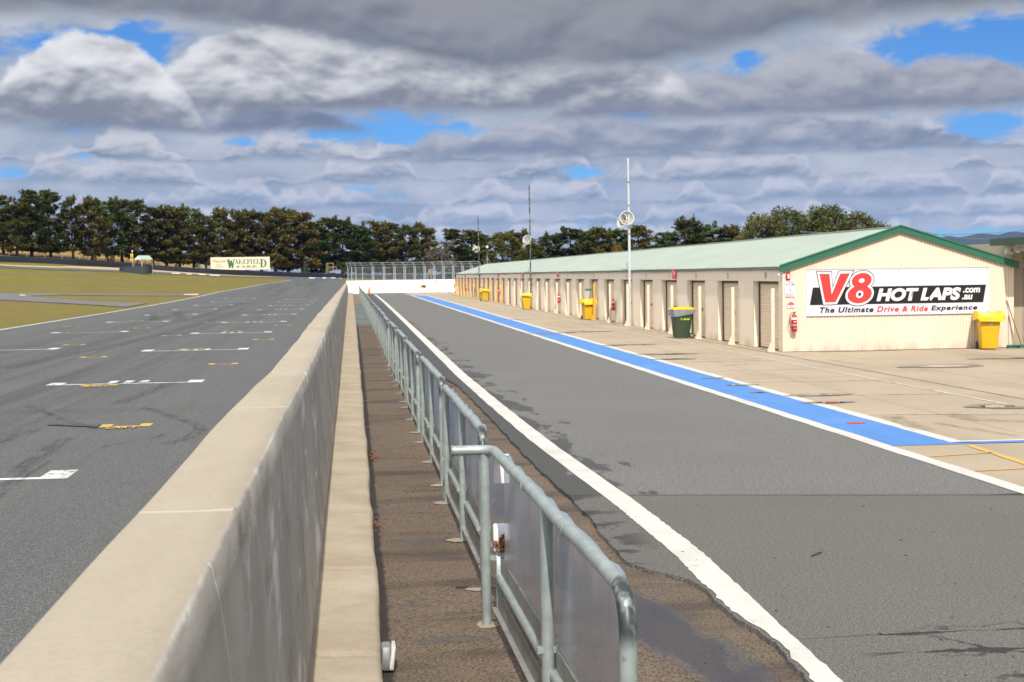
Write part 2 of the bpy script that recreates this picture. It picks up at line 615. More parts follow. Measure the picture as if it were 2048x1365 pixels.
def f_kerb(t):
    p = t.pos()
    a = t.noise(t.scl(p, (.8, .9, 1)), 1.6, 6, .62)
    b = t.noise(t.scl(p, (.9, 1.6, 1)), 3.0, 4, .55)
    fine = t.noise(p, 45, 4, .7)
    c = t.mix(t.ss(a, .3, .7), (.455, .39, .29), (.36, .30, .215))
    c = t.mix(t.m('MULTIPLY', t.ss(b, .5, .72), .16), c, (.25, .19, .125))
    c = t.mix(t.m('MULTIPLY', t.ss(fine, .4, .7), .25), c, t.mix(.4, c, (.05, .04, .03)))
    return {'Base Color': c, 'Roughness': .9, 'Normal': t.bump(t.m('ADD', fine, t.m('MULTIPLY', b, 1.2)), .35, .012), 'Specular IOR Level': .2}
M['kerb'] = mat('footing_concrete', f_kerb)


def f_galv(t):
    o = t.obj()
    x, y, z = t.sep(o)
    a = t.noise(o, 9, 5, .65)
    c = t.mix(t.ss(a, .3, .7), (.285, .335, .315), (.385, .435, .41))
    c = t.mix(t.m('MULTIPLY', t.ss(t.noise(o, 30, 4, .6), .62, .72), .45), c, (.52, .56, .55))
    c = t.mix(t.m('MULTIPLY', t.ss(t.noise(o, 17, 4, .6), .66, .74), .5), c, (.14, .12, .09))
    # black scuffing where the pipe bends down, rubbed bare lower
    w = t.m('MULTIPLY', t.m('MULTIPLY', t.ss(z, .93, 1.03), t.ss(y, .22, .10)), t.ss(t.noise(t.scl(o, (1, 1, .6)), 9, 4, .6), .36, .52))
    c = t.mix(t.m('MULTIPLY', w, .9), c, (.02, .022, .026))
    return {'Base Color': c, 'Metallic': .35, 'Roughness': t.m('MULTIPLY_ADD', a, .25, .30), 'Normal': t.bump(a, .08, .004)}
M['galv'] = mat('galvanised_steel', f_galv)


def f_galv_dark(t):
    o = t.obj()
    a = t.noise(o, 6, 5, .65)
    c = t.mix(t.ss(a, .3, .7), (.22, .225, .21), (.34, .34, .315))
    return {'Base Color': c, 'Metallic': .35, 'Roughness': .55}
M['galv_dull'] = mat('dull_steel_rail', f_galv_dark)
M['steel_far'] = plain('grey_steel_post', (.38, .41, .42), .45, .3)
M['conduit'] = plain('blue_grey_sleeve', (.20, .27, .34), .35, 0, .15, 10)


def f_panel(t):
    o = t.obj()
    a = t.noise(t.scl(o, (1, .8, .35)), 3.0, 4, .6)
    tr = t.n('ShaderNodeBsdfTransparent', {'Color': (.74, .77, .82)})
    gl = t.n('ShaderNodeBsdfGlossy', {'Color': (.60, .63, .70), 'Roughness': .16})
    df = t.n('ShaderNodeBsdfDiffuse', {'Color': (.72, .76, .84)})
    tl = t.n('ShaderNodeBsdfTranslucent', {'Color': (.72, .76, .84)})
    hz = t.n('ShaderNodeMixShader', {0: .35, 1: df.outputs[0], 2: tl.outputs[0]})
    fr = t.n('ShaderNodeFresnel', {'IOR': 1.45}).outputs[0]
    s1 = t.n('ShaderNodeMixShader', {0: t.m('MULTIPLY_ADD', a, .3, .26), 1: tr.outputs[0], 2: hz.outputs[0]})
    s2 = t.n('ShaderNodeMixShader', {0: t.m('MULTIPLY', fr, .45, clamp=True), 1: s1.outputs[0], 2: gl.outputs[0]})
    return s2.outputs[0]
M['panel'] = mat('clear_polycarbonate', f_panel)
M['white_plastic'] = plain('white_plastic', (.72, .72, .70), .4, 0, .06)
M['dark_gap'] = plain('black_rubber', (.02, .02, .022), .6)
M['pad'] = plain('footing_pad_concrete', (.30, .245, .175), .9, 0, .2, 14, .3)
M['leafdry'] = plain('dry_leaf', (.20, .075, .03), .8, 0, .4, 20)


def f_clad(col, dirty):
    def f(t):
        p = t.pos()
        x, y, z = t.sep(p)
        a = t.noise(t.scl(p, (1, 1, .25)), 1.1, 5, .6)
        c = t.mix(t.m('MULTIPLY', t.ss(a, .4, .75), .35), col, dirty)
        lowd = t.m('MULTIPLY', t.ss(z, .35, .0), t.ss(t.noise(t.scl(p, (1, 1, .3)), 2.0, 4, .6), .4, .7))
        c = t.mix(t.m('MULTIPLY', lowd, .55), c, (.30, .20, .11))
        fl = t.ss(t.noise(p, 9.0, 3, .5), .74, .77)
        c = t.mix(t.m('MULTIPLY', fl, .3), c, (.25, .17, .1))
        return {'Base Color': c, 'Roughness': .5, 'Specular IOR Level': .4}
    return f
M['clad'] = mat('cream_cladding', f_clad((.735, .625, .49), (.66, .54, .40)))
M['clad_side'] = mat('shade_lifted_cream_cladding', f_clad((.83, .72, .55), (.73, .61, .455)))  # same cream cladding, colour lightened to offset shade on the pit face
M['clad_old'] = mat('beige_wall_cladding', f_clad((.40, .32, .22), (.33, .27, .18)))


def f_roof(t):
    p = t.pos()
    x, y, z = t.sep(p)
    a = t.noise(t.scl(p, (1, .3, 1)), .7, 5, .6)
    c = t.mix(t.ss(a, .3, .7), (.405, .47, .375), (.35, .415, .33))
    rib = t.m('SINE', t.m('MULTIPLY', y, 2 * math.pi / .09))
    ln = t.m('LESS_THAN', t.m('ABSOLUTE', t.m('SUBTRACT', t.m('MODULO', x, .9), .45)), .012)
    c = t.mix(t.m('MULTIPLY', ln, .25), c, (.2, .26, .2))
    lap = t.m('LESS_THAN', t.m('MODULO', y, .76), .035)
    c = t.mix(t.m('MULTIPLY', lap, .30), c, (.22, .29, .22))
    c = t.mix(t.m('MULTIPLY', t.ss(t.noise(t.scl(p, (.25, 1.4, 1)), 1.2, 5, .6), .52, .70), .30), c, (.30, .36, .27))
    return {'Base Color': c, 'Roughness': .42, 'Normal': t.bump(rib, .35, .012)}
M['roof'] = mat('pale_green_roof_sheet', f_roof)
M['green_trim'] = plain('dark_green_trim', (.028, .130, .078), .4, 0, .12, 4)
M['dark_trim'] = plain('dark_canopy_trim', (.035, .068, .042), .5)
M['gutter'] = plain('grey_green_gutter', (.17, .20, .165), .5, 0, .25, 3)
M['door'] = plain('beige_roller_door', (.80, .645, .45), .45, 0, .12, 3)
M['door_frame'] = plain('dark_green_door_frame', (.03, .05, .04), .5)
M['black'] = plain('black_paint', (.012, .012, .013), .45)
M['post_cream'] = plain('cream_pink_post', (.70, .56, .42), .55, 0, .10, 5)
M['post_yellow'] = plain('yellow_post', (.62, .34, .05), .55, 0, .12, 5)
M['bin_yellow'] = plain('yellow_bin_plastic', (.70, .40, .010), .45, 0, .16, 5)
M['bag_yellow'] = plain('yellow_bag', (.68, .50, .02), .35, 0, .12, 9, .5)
M['bin_green'] = plain('green_bin_plastic', (.035, .060, .030), .5, 0, .12, 5)
M['lid_yellow'] = plain('yellow_lid', (.72, .47, .01), .4)
M['lime'] = plain('lime_print', (.40, .55, .02), .5)
M['rubber'] = plain('black_wheel', (.025, .025, .027), .7)
M['red'] = plain('red_enamel', (.52, .012, .015), .3, 0, .05)
M['pink'] = plain('faded_red_sign', (.55, .10, .15), .5)
M['white'] = plain('white_enamel', (.78, .78, .77), .4, 0, .04)
M['sign_white'] = plain('white_sign_sheet', (.63, .63, .68), .35, 0, .03, 2)
M['sign_black'] = plain('black_sign_print', (.010, .010, .011), .4)
M['sign_red'] = plain('red_sign_print', (.68, .045, .04), .4, 0, .04)
M['sign_blue'] = plain('blue_sign_print', (.06, .2, .5), .4)
M['silver'] = plain('silver_band', (.6, .6, .6), .3, .7)
M['teal'] = plain('green_bristle', (.01, .16, .11), .7)
M['broom_handle'] = plain('brown_broom_handle', (.12, .075, .04), .6)
M['horn'] = plain('white_horn_plastic', (.72, .71, .66), .35, 0, .06)
M['horn_core'] = plain('cream_horn_driver', (.45, .40, .27), .4)
M['throat'] = plain('grey_horn_throat', (.36, .36, .32), .5)
M['wire'] = plain('dark_wire', (.16, .17, .2), .6)
M['pole'] = plain('white_grey_pole', (.60, .62, .63), .4, .25, .15, 5)
M['white_wall'] = plain('white_painted_concrete', (.78, .75, .72), .7, 0, .07, 2.2, .4)
M['cone'] = plain('orange_cone', (.75, .12, .03), .5)
M['belt'] = plain('black_conveyor_belt', (.022, .026, .036), .55, 0, .35, 1.6)
M['tyre'] = plain('black_tyre_stack', (.016, .018, .024), .75, 0, .5, 2.5, .8)
M['sign_cream'] = plain('cream_sign_board', (.74, .66, .47), .5, 0, .05)
M['sign_green'] = plain('green_sign_lettering', (.03, .16, .08), .5)
M['sign_olive'] = plain('olive_sign_lettering', (.15, .17, .10), .5)
M['timber'] = plain('pale_timber', (.40, .30, .18), .7)
M['hut_roof'] = plain('pale_green_hut_roof', (.42, .55, .45), .5)
M['yellow_board'] = plain('yellow_flag_board', (.62, .50, .03), .5)
M['glass_lamp'] = plain('grey_lamp_glass', (.30, .31, .33), .2)


def f_mesh_fence(t):
    o = t.pos()
    x, y, z = t.sep(o)
    tr = t.n('ShaderNodeBsdfTransparent')
    df = t.n('ShaderNodeBsdfDiffuse', {'Color': (.16, .18, .18)})
    a = t.m('LESS_THAN', t.m('ABSOLUTE', t.m('SUBTRACT', t.m('MODULO', t.m('ADD', x, 50), .1), .05)), .010)
    b = t.m('LESS_THAN', t.m('ABSOLUTE', t.m('SUBTRACT', t.m('MODULO', t.m('ADD', z, 50), .2), .1)), .014)
    return t.n('ShaderNodeMixShader', {0: t.m('MAXIMUM', a, b), 1: tr.outputs[0], 2: df.outputs[0]}).outputs[0]
M['debris_mesh'] = mat('debris_fence_wire', f_mesh_fence)


def f_ground(t):
    p = t.pos()
    x, y, z = t.sep(p)
    a = t.noise(t.scl(p, (.035, .07, 1)), 1.0, 6, .6)
    b = t.noise(t.scl(p, (.25, .5, 1)), 1.0, 5, .65)
    f = t.noise(p, 6.0, 4, .75)
    gr = t.mix(t.ss(b, .3, .7), (.31, .275, .062), (.225, .215, .046))
    st = t.mix(t.ss(b, .3, .7), (.33, .235, .095), (.25, .19, .075))
    g = t.mix(t.ss(a, .42, .60), gr, st)
    g = t.mix(t.m('MULTIPLY', t.ss(t.noise(t.scl(p, (.02, .16, 1)), 1.3, 5, .6), .52, .68), .75), g, st)
    g = t.mix(t.m('MULTIPLY', t.ss(f, .35, .7), .3), t.mix(.5, g, (.01, .012, .002)), g)
    # dry straw bank beyond the outer barrier
    dry = t.mix(t.ss(t.noise(p, .16, 5, .6), .35, .65), (.36, .215, .085), (.24, .17, .07))
    u = t.m('DIVIDE', x, t.m('MAXIMUM', y, 1.0))
    lim = t.m('ADD', 316.0, t.m('MULTIPLY', u, 340.0))
    bey = t.ss(t.m('SUBTRACT', y, lim), 0.0, 9.0)
    bey = t.m('MULTIPLY', bey, t.ss(t.noise(p, .09, 4, .6), .30, .42))
    g = t.mix(bey, g, dry)
    return {'Base Color': g, 'Roughness': .95, 'Normal': t.bump(t.m('ADD', f, b), .6, .08), 'Specular IOR Level': .1}
M['ground'] = mat('grass_ground', f_ground)
M['dirt'] = plain('sandy_verge', (.42, .31, .17), .95, 0, .2, .4)
M['path'] = mat('path_asphalt', f_asphalt((.10, .10, .098), (.13, .128, .12), (.25, .25, .24), 20))
M['kerb_white'] = plain('white_kerb_paint', (.72, .73, .76), .6)
M['kerb_blue'] = plain('blue_kerb_paint', (.10, .20, .45), .6)
M['kerb_pink'] = plain('pale_pink_kerb', (.62, .44, .36), .7)
M['hill'] = plain('forest_hill', (.020, .028, .020), .95, 0, .4, .004)


def f_leaf(c0, c1, c2):
    def f(t):
        o = t.obj()
        r = t.rnd()
        off = t.n('ShaderNodeVectorMath', operation='ADD')
        t.put(off.inputs[0], o)
        cb = t.n('ShaderNodeCombineXYZ', {0: t.m('MULTIPLY', r, 50), 1: t.m('MULTIPLY', r, 31), 2: 0.0})
        t.put(off.inputs[1], cb.outputs[0])
        a = t.noise(off.outputs[0], .42, 3, .6)
        b = t.noise(off.outputs[0], 2.2, 2, .6)
        k = t.m('ADD', t.m('MULTIPLY', t.m('SUBTRACT', r, .5), .45), a)
        c = t.mix(t.ss(k, .32, .68), c0, c1)
        c = t.mix(t.m('MULTIPLY', t.ss(b, .45, .75), .35), c, c2)
        d = t.n('ShaderNodeBsdfPrincipled', {'Base Color': c, 'Roughness': .7, 'Specular IOR Level': .25})
        tl = t.n('ShaderNodeBsdfTranslucent', {'Color': c})
        return t.n('ShaderNodeMixShader', {0: .22, 1: d.outputs[0], 2: tl.outputs[0]}).outputs[0]
    return f
M['pine_leaf'] = mat('pine_needles', f_leaf((.056, .074, .018), (.124, .112, .026), (.145, .136, .034)))
M['pine_brown'] = mat('browned_pine_needles', f_leaf((.074, .080, .020), (.148, .116, .028), (.155, .135, .034)))
M['pine_green'] = mat('fresh_pine_needles', f_leaf((.042, .084, .016), (.084, .118, .022), (.115, .145, .030)))
M['olive_leaf'] = mat('olive_green_leaves', f_leaf((.085, .095, .015), (.18, .155, .022), (.22, .18, .03)))
M['bush_leaf'] = mat('bushy_leaves', f_leaf((.085, .105, .030), (.155, .152, .046), (.19, .175, .06)))
M['gold_leaf'] = mat('golden_leaves', f_leaf((.20, .12, .015), (.28, .15, .02), (.25, .17, .03)))
M['bark'] = plain('dark_bark', (.055, .042, .032), .9, 0, .35, 3)
M['bark_grey'] = plain('grey_twig_bark', (.135, .110, .095), .9, 0, .3, 3)

# ------------------------------------------------------------------ world: sky and cloud
SUN_EL, SUN_AZ = 45.0, 4.8   # sun behind the camera, light heading 8.5 deg to the right of the pit wall


def build_world():
    w = bpy.data.worlds.new('World')
    SC.world = w
    w.use_nodes = True
    t = NT(w.node_tree)
    out = t.n('ShaderNodeOutputWorld')
    sky = t.n('ShaderNodeTexSky', sky_type='NISHITA', sun_disc=False)
    sky.sun_elevation = rad(SUN_EL)
    sky.sun_rotation = rad(180 + SUN_AZ)
    sky.altitude = 600
    sky.air_density = 1.0
    sky.dust_density = 0.0
    sky.ozone_density = 3.5
    g = t.n('ShaderNodeTexCoord').outputs['Generated']
    dx, dy, dz = t.sep(g)
    az = t.m('MULTIPLY', t.m('ARCTAN2', dx, dy), 180 / math.pi)
    el = t.m('MULTIPLY', t.m('ARCSINE', dz), 180 / math.pi)
    el = t.m('MAXIMUM', el, 0.0)
    v = t.n('ShaderNodeCombineXYZ', {0: az, 1: el, 2: 0.0}).outputs[0]

    def puff(sx_, sy_, ox, oy, detail, rough):
        c = t.n('ShaderNodeVectorMath', operation='MULTIPLY_ADD')
        t.put(c.inputs[0], v)
        c.inputs[1].default_value = (sx_, sy_, 0)
        c.inputs[2].default_value = (ox, oy, 1.3)
        return t.noise(c.outputs[0], 1.0, detail, rough, .25)

    big = puff(.28, .46, 3.1, 7.7, 7, .52)
    big_up = puff(.28, .46, 3.1 - .06, 7.7 + .20, 3, .5)
    big_lo = puff(.28, .46, 3.1, 7.7, 3, .5)
    mid = puff(.55, 1.35, 1.1, 2.9, 7, .56)
    mid_up = puff(.55, 1.35, 1.1 - .05, 2.9 + .22, 3, .5)
    mid_lo = puff(.55, 1.35, 1.1, 2.9, 3, .5)
    fin = puff(2.2, 2.8, 4.4, 1.9, 6, .60)
    fin_up = puff(2.2, 2.8, 4.4 - .08, 1.9 + .30, 3, .5)
    fin_lo = puff(2.2, 2.8, 4.4, 1.9, 3, .5)
    sh_fin = t.m('MULTIPLY', t.m('SUBTRACT', fin_lo, fin_up), 2.2)
    d_fin = t.m('SUBTRACT', fin, .5)
    sh_big = t.m('MULTIPLY', t.m('SUBTRACT', big_lo, big_up), 3.4)
    sh_mid = t.m('MULTIPLY', t.m('SUBTRACT', mid_lo, mid_up), 2.6)
    d_big = t.m('SUBTRACT', big, .5)
    d_mid = t.m('SUBTRACT', mid, .5)

    def gauss_az(px, py, w_px):
        a = azel(px, py)[0]
        d = t.m('MULTIPLY_ADD', az, 49.6 / w_px, -a * 49.6 / w_px)
        return t.m('POWER', math.exp(-1), t.m('POWER', t.m('ABSOLUTE', d), 2.6))

    blue = t.n('ShaderNodeVectorMath', operation='MULTIPLY')
    t.put(blue.inputs[0], sky.outputs[0]); blue.inputs[1].default_value = (.031, .060, .096)
    cur = blue.outputs[0]
    # broken grey veil between the banks, open in a few places
    hole = None
    for px, py, sx_, sy_, amp in ((800, 266, 2.9, .50, 1.2), (735, 375, .9, .35, .8), (1175, 348, 1.2, .34, .8), (1965, 255, 1.6, .6, 1.2), (1960, 110, 4.0, 1.3, 1.4), (265, 92, 2.0, 1.0, 1.2), (80, 88, 2.0, .6, .9),
                                  (30, 348, 1.2, .35, .7), (1250, 225, 1.8, .3, .7), (480, 286, 1.4, .2, .7), (1960, 470, 4.0, .35, 1.0), (1480, 125, .8, .5, .8)):
        a, e = azel(px, py)
        ma = t.n('ShaderNodeVectorMath', operation='MULTIPLY_ADD')
        t.put(ma.inputs[0], v)
        ma.inputs[1].default_value = (1 / sx_, 1 / sy_, 0)
        ma.inputs[2].default_value = (-a / sx_, -e / sy_, 0)
        dp = t.n('ShaderNodeVectorMath', operation='DOT_PRODUCT')
        t.put(dp.inputs[0], ma.outputs[0]); t.put(dp.inputs[1], ma.outputs[0])
        hh = t.m('MULTIPLY', t.m('POWER', math.exp(-1), dp.outputs['Value']), amp)
        hole = hh if hole is None else t.m('ADD', hole, hh)
    solid = t.ss(t.m('ADD', hole, t.m('ADD', t.m('MULTIPLY', d_mid, -2.2), t.m('MULTIPLY', d_big, -1.6))), .85, .18)
    vt = t.m('ADD', .5, t.m('ADD', t.m('MULTIPLY', sh_mid, .15), t.m('MULTIPLY', d_big, 1.8)))
    veil = t.mix(t.ss(vt, .1, .95), (.30, .35, .415), (.57, .58, .61))
    cur = t.mix(t.m('MULTIPLY', solid, .97), cur, veil)

    def row(cur, base, top, dark, lit, edge, disp, small, basesoft, gain=1.0, gap=None):
        """one bank of cumulus: flat shaded base at elevation base, lumpy sunlit top"""
        dd = t.m('ADD', t.m('MULTIPLY', d_mid, disp * (1.0 if small else .55)), t.m('MULTIPLY', d_big, disp * (.7 if small else 1.3)))
        dd = t.m('ADD', dd, t.m('MULTIPLY', d_fin, disp * (.32 if small else .42)))
        e2 = t.m('ADD', el, dd)
        up_ = t.m('SUBTRACT', top, e2)
        eb = t.m('SUBTRACT', t.m('MULTIPLY_ADD', dd, -.62, e2), base)
        m = t.m('MULTIPLY', t.ss(up_, -edge * .3, edge), t.ss(eb, -basesoft, basesoft))
        if small: m = t.m('MULTIPLY', m, solid)
        th = t.m('MAXIMUM', t.m('SUBTRACT', top, base), .16 if small else 1.9)
        h = t.m('DIVIDE', eb, th)
        k = t.m('ADD', t.m('MULTIPLY_ADD', h, .74, .10), t.m('ADD', t.m('MULTIPLY', sh_big, .62 if not small else .35), t.m('ADD', t.m('MULTIPLY', sh_mid, .16 if not small else .26), t.m('MULTIPLY', sh_fin, .07 if not small else .14))))
        col = t.mix(t.ss(k, .0, .72 if small else .95), dark, lit)
        if gap is not None: m = t.m('MULTIPLY', m, gap)
        return t.mix(t.m('MULTIPLY', m, gain), cur, col)

    def line(seed, f, lo, hi):
        c = t.n('ShaderNodeCombineXYZ', {0: t.m('MULTIPLY', az, f), 1: seed, 2: 0.0}).outputs[0]
        return t.ss(t.noise(c, 1.0, 3, .5), lo, hi)

    E = lambda y, x=1024: azel(x, y)[1]
    # far low banks up to the near ones: (base px row, max thickness deg, frequency, noise window)
    for base_y, T, f, lo, hi, seed, dk, lt in ((512, .55, .55, .35, .62, 1.5, (.34, .41, .53), (.66, .68, .71)), (484, .75, .45, .40, .62, 4.2, (.30, .365, .485), (.62, .63, .67)),
                                               (448, .95, .36, .40, .60, 8.8, (.265, .325, .44), (.57, .585, .63)), (408, 1.15, .30, .42, .60, 12.1, (.24, .295, .395), (.53, .545, .60)),
                                               (362, 1.35, .25, .42, .60, 17.4, (.215, .265, .355), (.52, .53, .58)), (318, 1.5, .21, .44, .62, 21.9, (.205, .25, .335), (.53, .54, .58))):
        n_ = line(seed, f, lo, hi)
        b = t.m('MULTIPLY_ADD', t.m('SUBTRACT', line(seed + 50, f * .6, .3, .7), .5), .22, E(base_y))
        top = t.m('ADD', t.m('MULTIPLY_ADD', n_, T * .9, .12), b)
        dk = (dk[0] * .98, dk[1] * 1.0, dk[2] * .93); lt = tuple(c * f_ for c, f_ in zip(lt, (1.20, 1.17, 1.12)))
        cur = row(cur, b, top, dk, lt, .26, 1.1 if base_y > 400 else 1.5, True, .16, gain=.92)
    # right-hand banks
    def bank(cur, parts, base_pts, dk, lt, edge=.32, disp=1.5, soft=.30, gain=1.0):
        b = base_pts
        top = b - 1.0
        acc = None
        for px, py, w in parts:
            g = t.m('MULTIPLY_ADD', gauss_az(px, py, w), E(py, px) - top, top)
            acc = g if acc is None else t.m('MAXIMUM', acc, g)
        return row(cur, b, acc, dk, lt, edge, disp, False, soft, gain)
    cur = bank(cur, [(1130, 225, 260), (1560, 225, 420), (900, 262, 120)], E(305, 1400), (.22, .255, .32), (.55, .55, .575), disp=1.1)
    cur = bank(cur, [(1660, 88, 210), (1400, 150, 330), (1890, 112, 230), (2120, 165, 200)], E(225, 1650), (.215, .235, .28), (.47, .465, .49), disp=1.2)
    cur = bank(cur, [(420, 190, 330)], E(262, 300), (.17, .20, .265), (.45, .465, .51), disp=1.0)
    cur = bank(cur, [(560, 45, 290), (900, 70, 330), (1180, 85, 230)], E(222, 800), (.225, .235, .265), (.80, .795, .785), disp=1.5)
    cur = bank(cur, [(175, 62, 205)], E(250, 180), (.23, .24, .27), (.82, .815, .805), disp=1.3)
    # heavy stratus overhead
    sb = t.m('ADD', E(62, 900), t.m('ADD', t.m('MULTIPLY', gauss_az(1120, 100, 430), E(150, 1100) - E(62, 900)), t.m('MULTIPLY', gauss_az(60, 60, 420), E(25, 60) - E(62, 900))))
    e3 = t.m('ADD', el, t.m('ADD', t.m('MULTIPLY', d_big, 1.6), t.m('MULTIPLY', d_mid, .55)))
    ms = t.ss(t.m('SUBTRACT', e3, sb), -.25, .75)
    tone = t.m('ADD', t.m('MULTIPLY', sh_big, .8), t.ss(t.m('SUBTRACT', el, sb), -.5, 3.5))
    scol = t.mix(t.ss(tone, -.1, 1.0), (.165, .180, .205), (.30, .30, .315))
    cur = t.mix(t.m('MULTIPLY', ms, t.ss(el, 40, 14, .45, .97)), cur, scol)
    # bright cloud added to the unseen sky overhead, to fill the shaded faces
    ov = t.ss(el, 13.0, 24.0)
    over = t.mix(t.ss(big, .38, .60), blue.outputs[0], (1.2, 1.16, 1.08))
    left_fill = t.m('MULTIPLY_ADD', t.ss(az, -35, -95), 1.5, 1.0)  # added boost on the unseen left, lifting shade on the garage face
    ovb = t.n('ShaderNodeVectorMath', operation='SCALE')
    t.put(ovb.inputs[0], over); t.put(ovb.inputs['Scale'], left_fill)
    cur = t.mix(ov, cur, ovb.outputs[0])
    bg = t.n('ShaderNodeBackground', {'Color': cur, 'Strength': 1.0})
    t.t.links.new(bg.outputs[0], out.inputs[0])
    w.cycles.sampling_method = 'MANUAL'
    w.cycles.sample_map_resolution = 512


build_world()
sd = bpy.data.lights.new('sun', 'SUN')
sd.energy = 4.6
sd.angle = rad(.55)
sd.color = (1.0, .95, .87)
so = bpy.data.objects.new('sun', sd)
COL.objects.link(so)
so.rotation_euler = (rad(90 - SUN_EL), 0, rad(-SUN_AZ))
so.location = (0, -30, 40)

# ------------------------------------------------------------------ ordinals
ORD = ['first', 'second', 'third', 'fourth', 'fifth', 'sixth', 'seventh', 'eighth', 'ninth', 'tenth', 'eleventh', 'twelfth', 'thirteenth',
       'fourteenth', 'fifteenth', 'sixteenth', 'seventeenth', 'eighteenth', 'nineteenth']
TENS = {20: 'twent', 30: 'thirt', 40: 'fort', 50: 'fift'}


def ordinal(n):
    if n <= 19: return ORD[n - 1]
    t, u = n // 10 * 10, n % 10
    return TENS[t] + 'ieth' if u == 0 else TENS[t] + 'y-' + ORD[u - 1]


# ------------------------------------------------------------------ text
def text_mesh(s, shear=0.0, offset=0.0, space=1.0):
    cu = bpy.data.curves.new('lettering', 'FONT')
    cu.body = s
    cu.size = 1.0
    cu.shear = shear
    cu.offset = offset
    cu.space_character = space
    cu.resolution_u = 6
    ob = bpy.data.objects.new('lettering', cu)
    COL.objects.link(ob)
    dg = bpy.context.evaluated_depsgraph_get()
    dg.update()
    me = bpy.data.meshes.new_from_object(ob.evaluated_get(dg))
    bpy.data.objects.remove(ob)
    bpy.data.curves.remove(cu)
    return me


def fit_text(name, s, x0, x1, z0, z1, y, m, parent=None, shear=0.0, offset=0.0, space=1.0, flat=False, pad=0.0):
    """lettering filling the box x0..x1, z0..z1 in the plane y (or on the ground at height y when flat)"""
    me = text_mesh(s, shear, offset, space)
    n = len(me.vertices)
    co = np.empty(n * 3)
    me.vertices.foreach_get('co', co)
    co = co.reshape(-1, 3)
    lo, hi = co.min(0), co.max(0)
    fx = (x1 - x0 + 2 * pad) / (hi[0] - lo[0])
    fz = (z1 - z0 + 2 * pad) / (hi[1] - lo[1])
    out = np.empty_like(co)
    out[:, 0] = x0 - pad + (co[:, 0] - lo[0]) * fx
    if flat:
        out[:, 1] = z0 + (co[:, 1] - lo[1]) * fz
        out[:, 2] = y
    else:
        out[:, 2] = z0 - pad + (co[:, 1] - lo[1]) * fz
        out[:, 1] = y
    me.vertices.foreach_set('co', out.ravel())
    me.materials.clear()
    me.materials.append(m)
    me.update()
    me.name = name
    return link(name, me, parent)


# ------------------------------------------------------------------ ground
def axis(pts):
    out = []
    for a, b, s in pts:
        v = a
        while v < b - 1e-6:
            out.append(v)
            v += s
    out.append(pts[-1][1])
    return out


gx = axis([(-12000, -2000, 1000), (-2000, -400, 160), (-400, -160, 20), (-160, 60, 4), (60, 120, 10), (120, 400, 40), (400, 2000, 160), (2000, 12000, 1000)])
gy = axis([(-400, -40, 60), (-40, 480, 4), (480, 900, 30), (900, 2000, 120), (2000, 14000, 1000)])
rows = []
for y in gy:
    r = []
    for x in gx:
        z = H(x, y) if y > 1 else 0.0
        if -1.2 < x < 34 and y < 205: z -= .10
        r.append((x, y, z - .02))
    rows.append(r)
tag(MB().grid(rows).build('ground', M['ground'], smooth=80), kind='structure')

# race track: left edge from the painted line, right edge at the pit wall
EDGE = [(-17.0, -12)] + [(p.x, p.y) for p in (PH(0, 661), PH(265, 618), PH(437, 585), PH(520, 570.5), PH(584, 560))]
ex = [e[1] for e in EDGE]; exx = [e[0] for e in EDGE]
YEND = PH(650, 557.6).y
trk = axis([(-12, YEND, 3.0)])
rows = []
for y in trk:
    xl = float(np.interp(y, ex, exx)) - .25
    if y > ex[-1]: xl -= (y - ex[-1]) * .6
    xr = -.45 if y < 192 else -.45 + (y - 192) * .03
    rows.append([(x, y, H(x, y) + .015) for x in np.linspace(xl, xr, 14)])
tag(MB().grid(rows).build('race_track', M['track'], smooth=80), kind='structure')
# white edge line
rows = []
for y in axis([(-12, EDGE[-1][1], 2.0)]):
    xl = float(np.interp(y, ex, exx))
    rows.append([(xl + d, y, H(xl, y) + .024) for d in (-.10, .14)])
tag(MB().grid(rows).build('track_edge_line', M['white_line']), kind='structure')

# back of the circuit seen across the infield, its verge, service paths and kerbs
tag(ribbon([(-120, 528), (0, 533), (120, 537), (239, 541.2), (311, 544.2), (430, 550.8), (545, 555.2)],
           [(-120, 532), (0, 536.5), (120, 541.5), (239, 544.8), (311, 547.8), (430, 553.2), (560, 557.2)], .04, 70, 3).build('back_straight_road', M['track']), kind='structure')
tag(ribbon([(-120, 526), (14, 530.6), (120, 534.2), (239, 536.8), (308, 541.0), (430, 549.4), (545, 554.6)],
           [(-120, 528), (14, 533.0), (120, 537), (239, 541.2), (311, 544.2), (430, 550.8), (545, 555.2)], .05, 70, 3).build('sandy_verge', M['dirt']), kind='structure')
tag(ribbon([(-100, 586), (0, 586.6), (60, 587.2), (125, 587.6), (384, 589.7)],
           [(-100, 600), (0, 600.6), (60, 592.8), (125, 590.6), (384, 592.4)], .025, 40, 4).build('service_path', M['path']), kind='structure')
tag(ribbon([(10, 588), (59, 592.8), (187, 603.5), (297, 607)],
           [(0, 600.4), (125, 607), (190, 611), (252, 615)], .032, 40, 4).build('service_path', M['path']), kind='structure')
wk, bk = MB(), MB()
for i, (a, b, yy) in enumerate([(342, 358, 548.1), (371, 382, 549.4), (397, 410, 550.3), (418, 438, 551.9)]):
    wk.grid(ribbon([(a, yy - .7), (b, yy - .2)], [(a + 3, yy + .8), (b + 3, yy + 1.4)], .12, 4, 1) and
            [[v for v in ribbon([(a, yy - .7), (b, yy - .2)], [(a + 3, yy + .8), (b + 3, yy + 1.4)], .10, 4, 1).v][k * 5:(k + 1) * 5] for k in (0, 1)])
tag(wk.build('corner_kerb_paint', M['kerb_white']), kind='structure')
kw, kb = MB(), MB()
xs_ = [618, 630, 645, 652, 662, 671, 678, 684, 690]
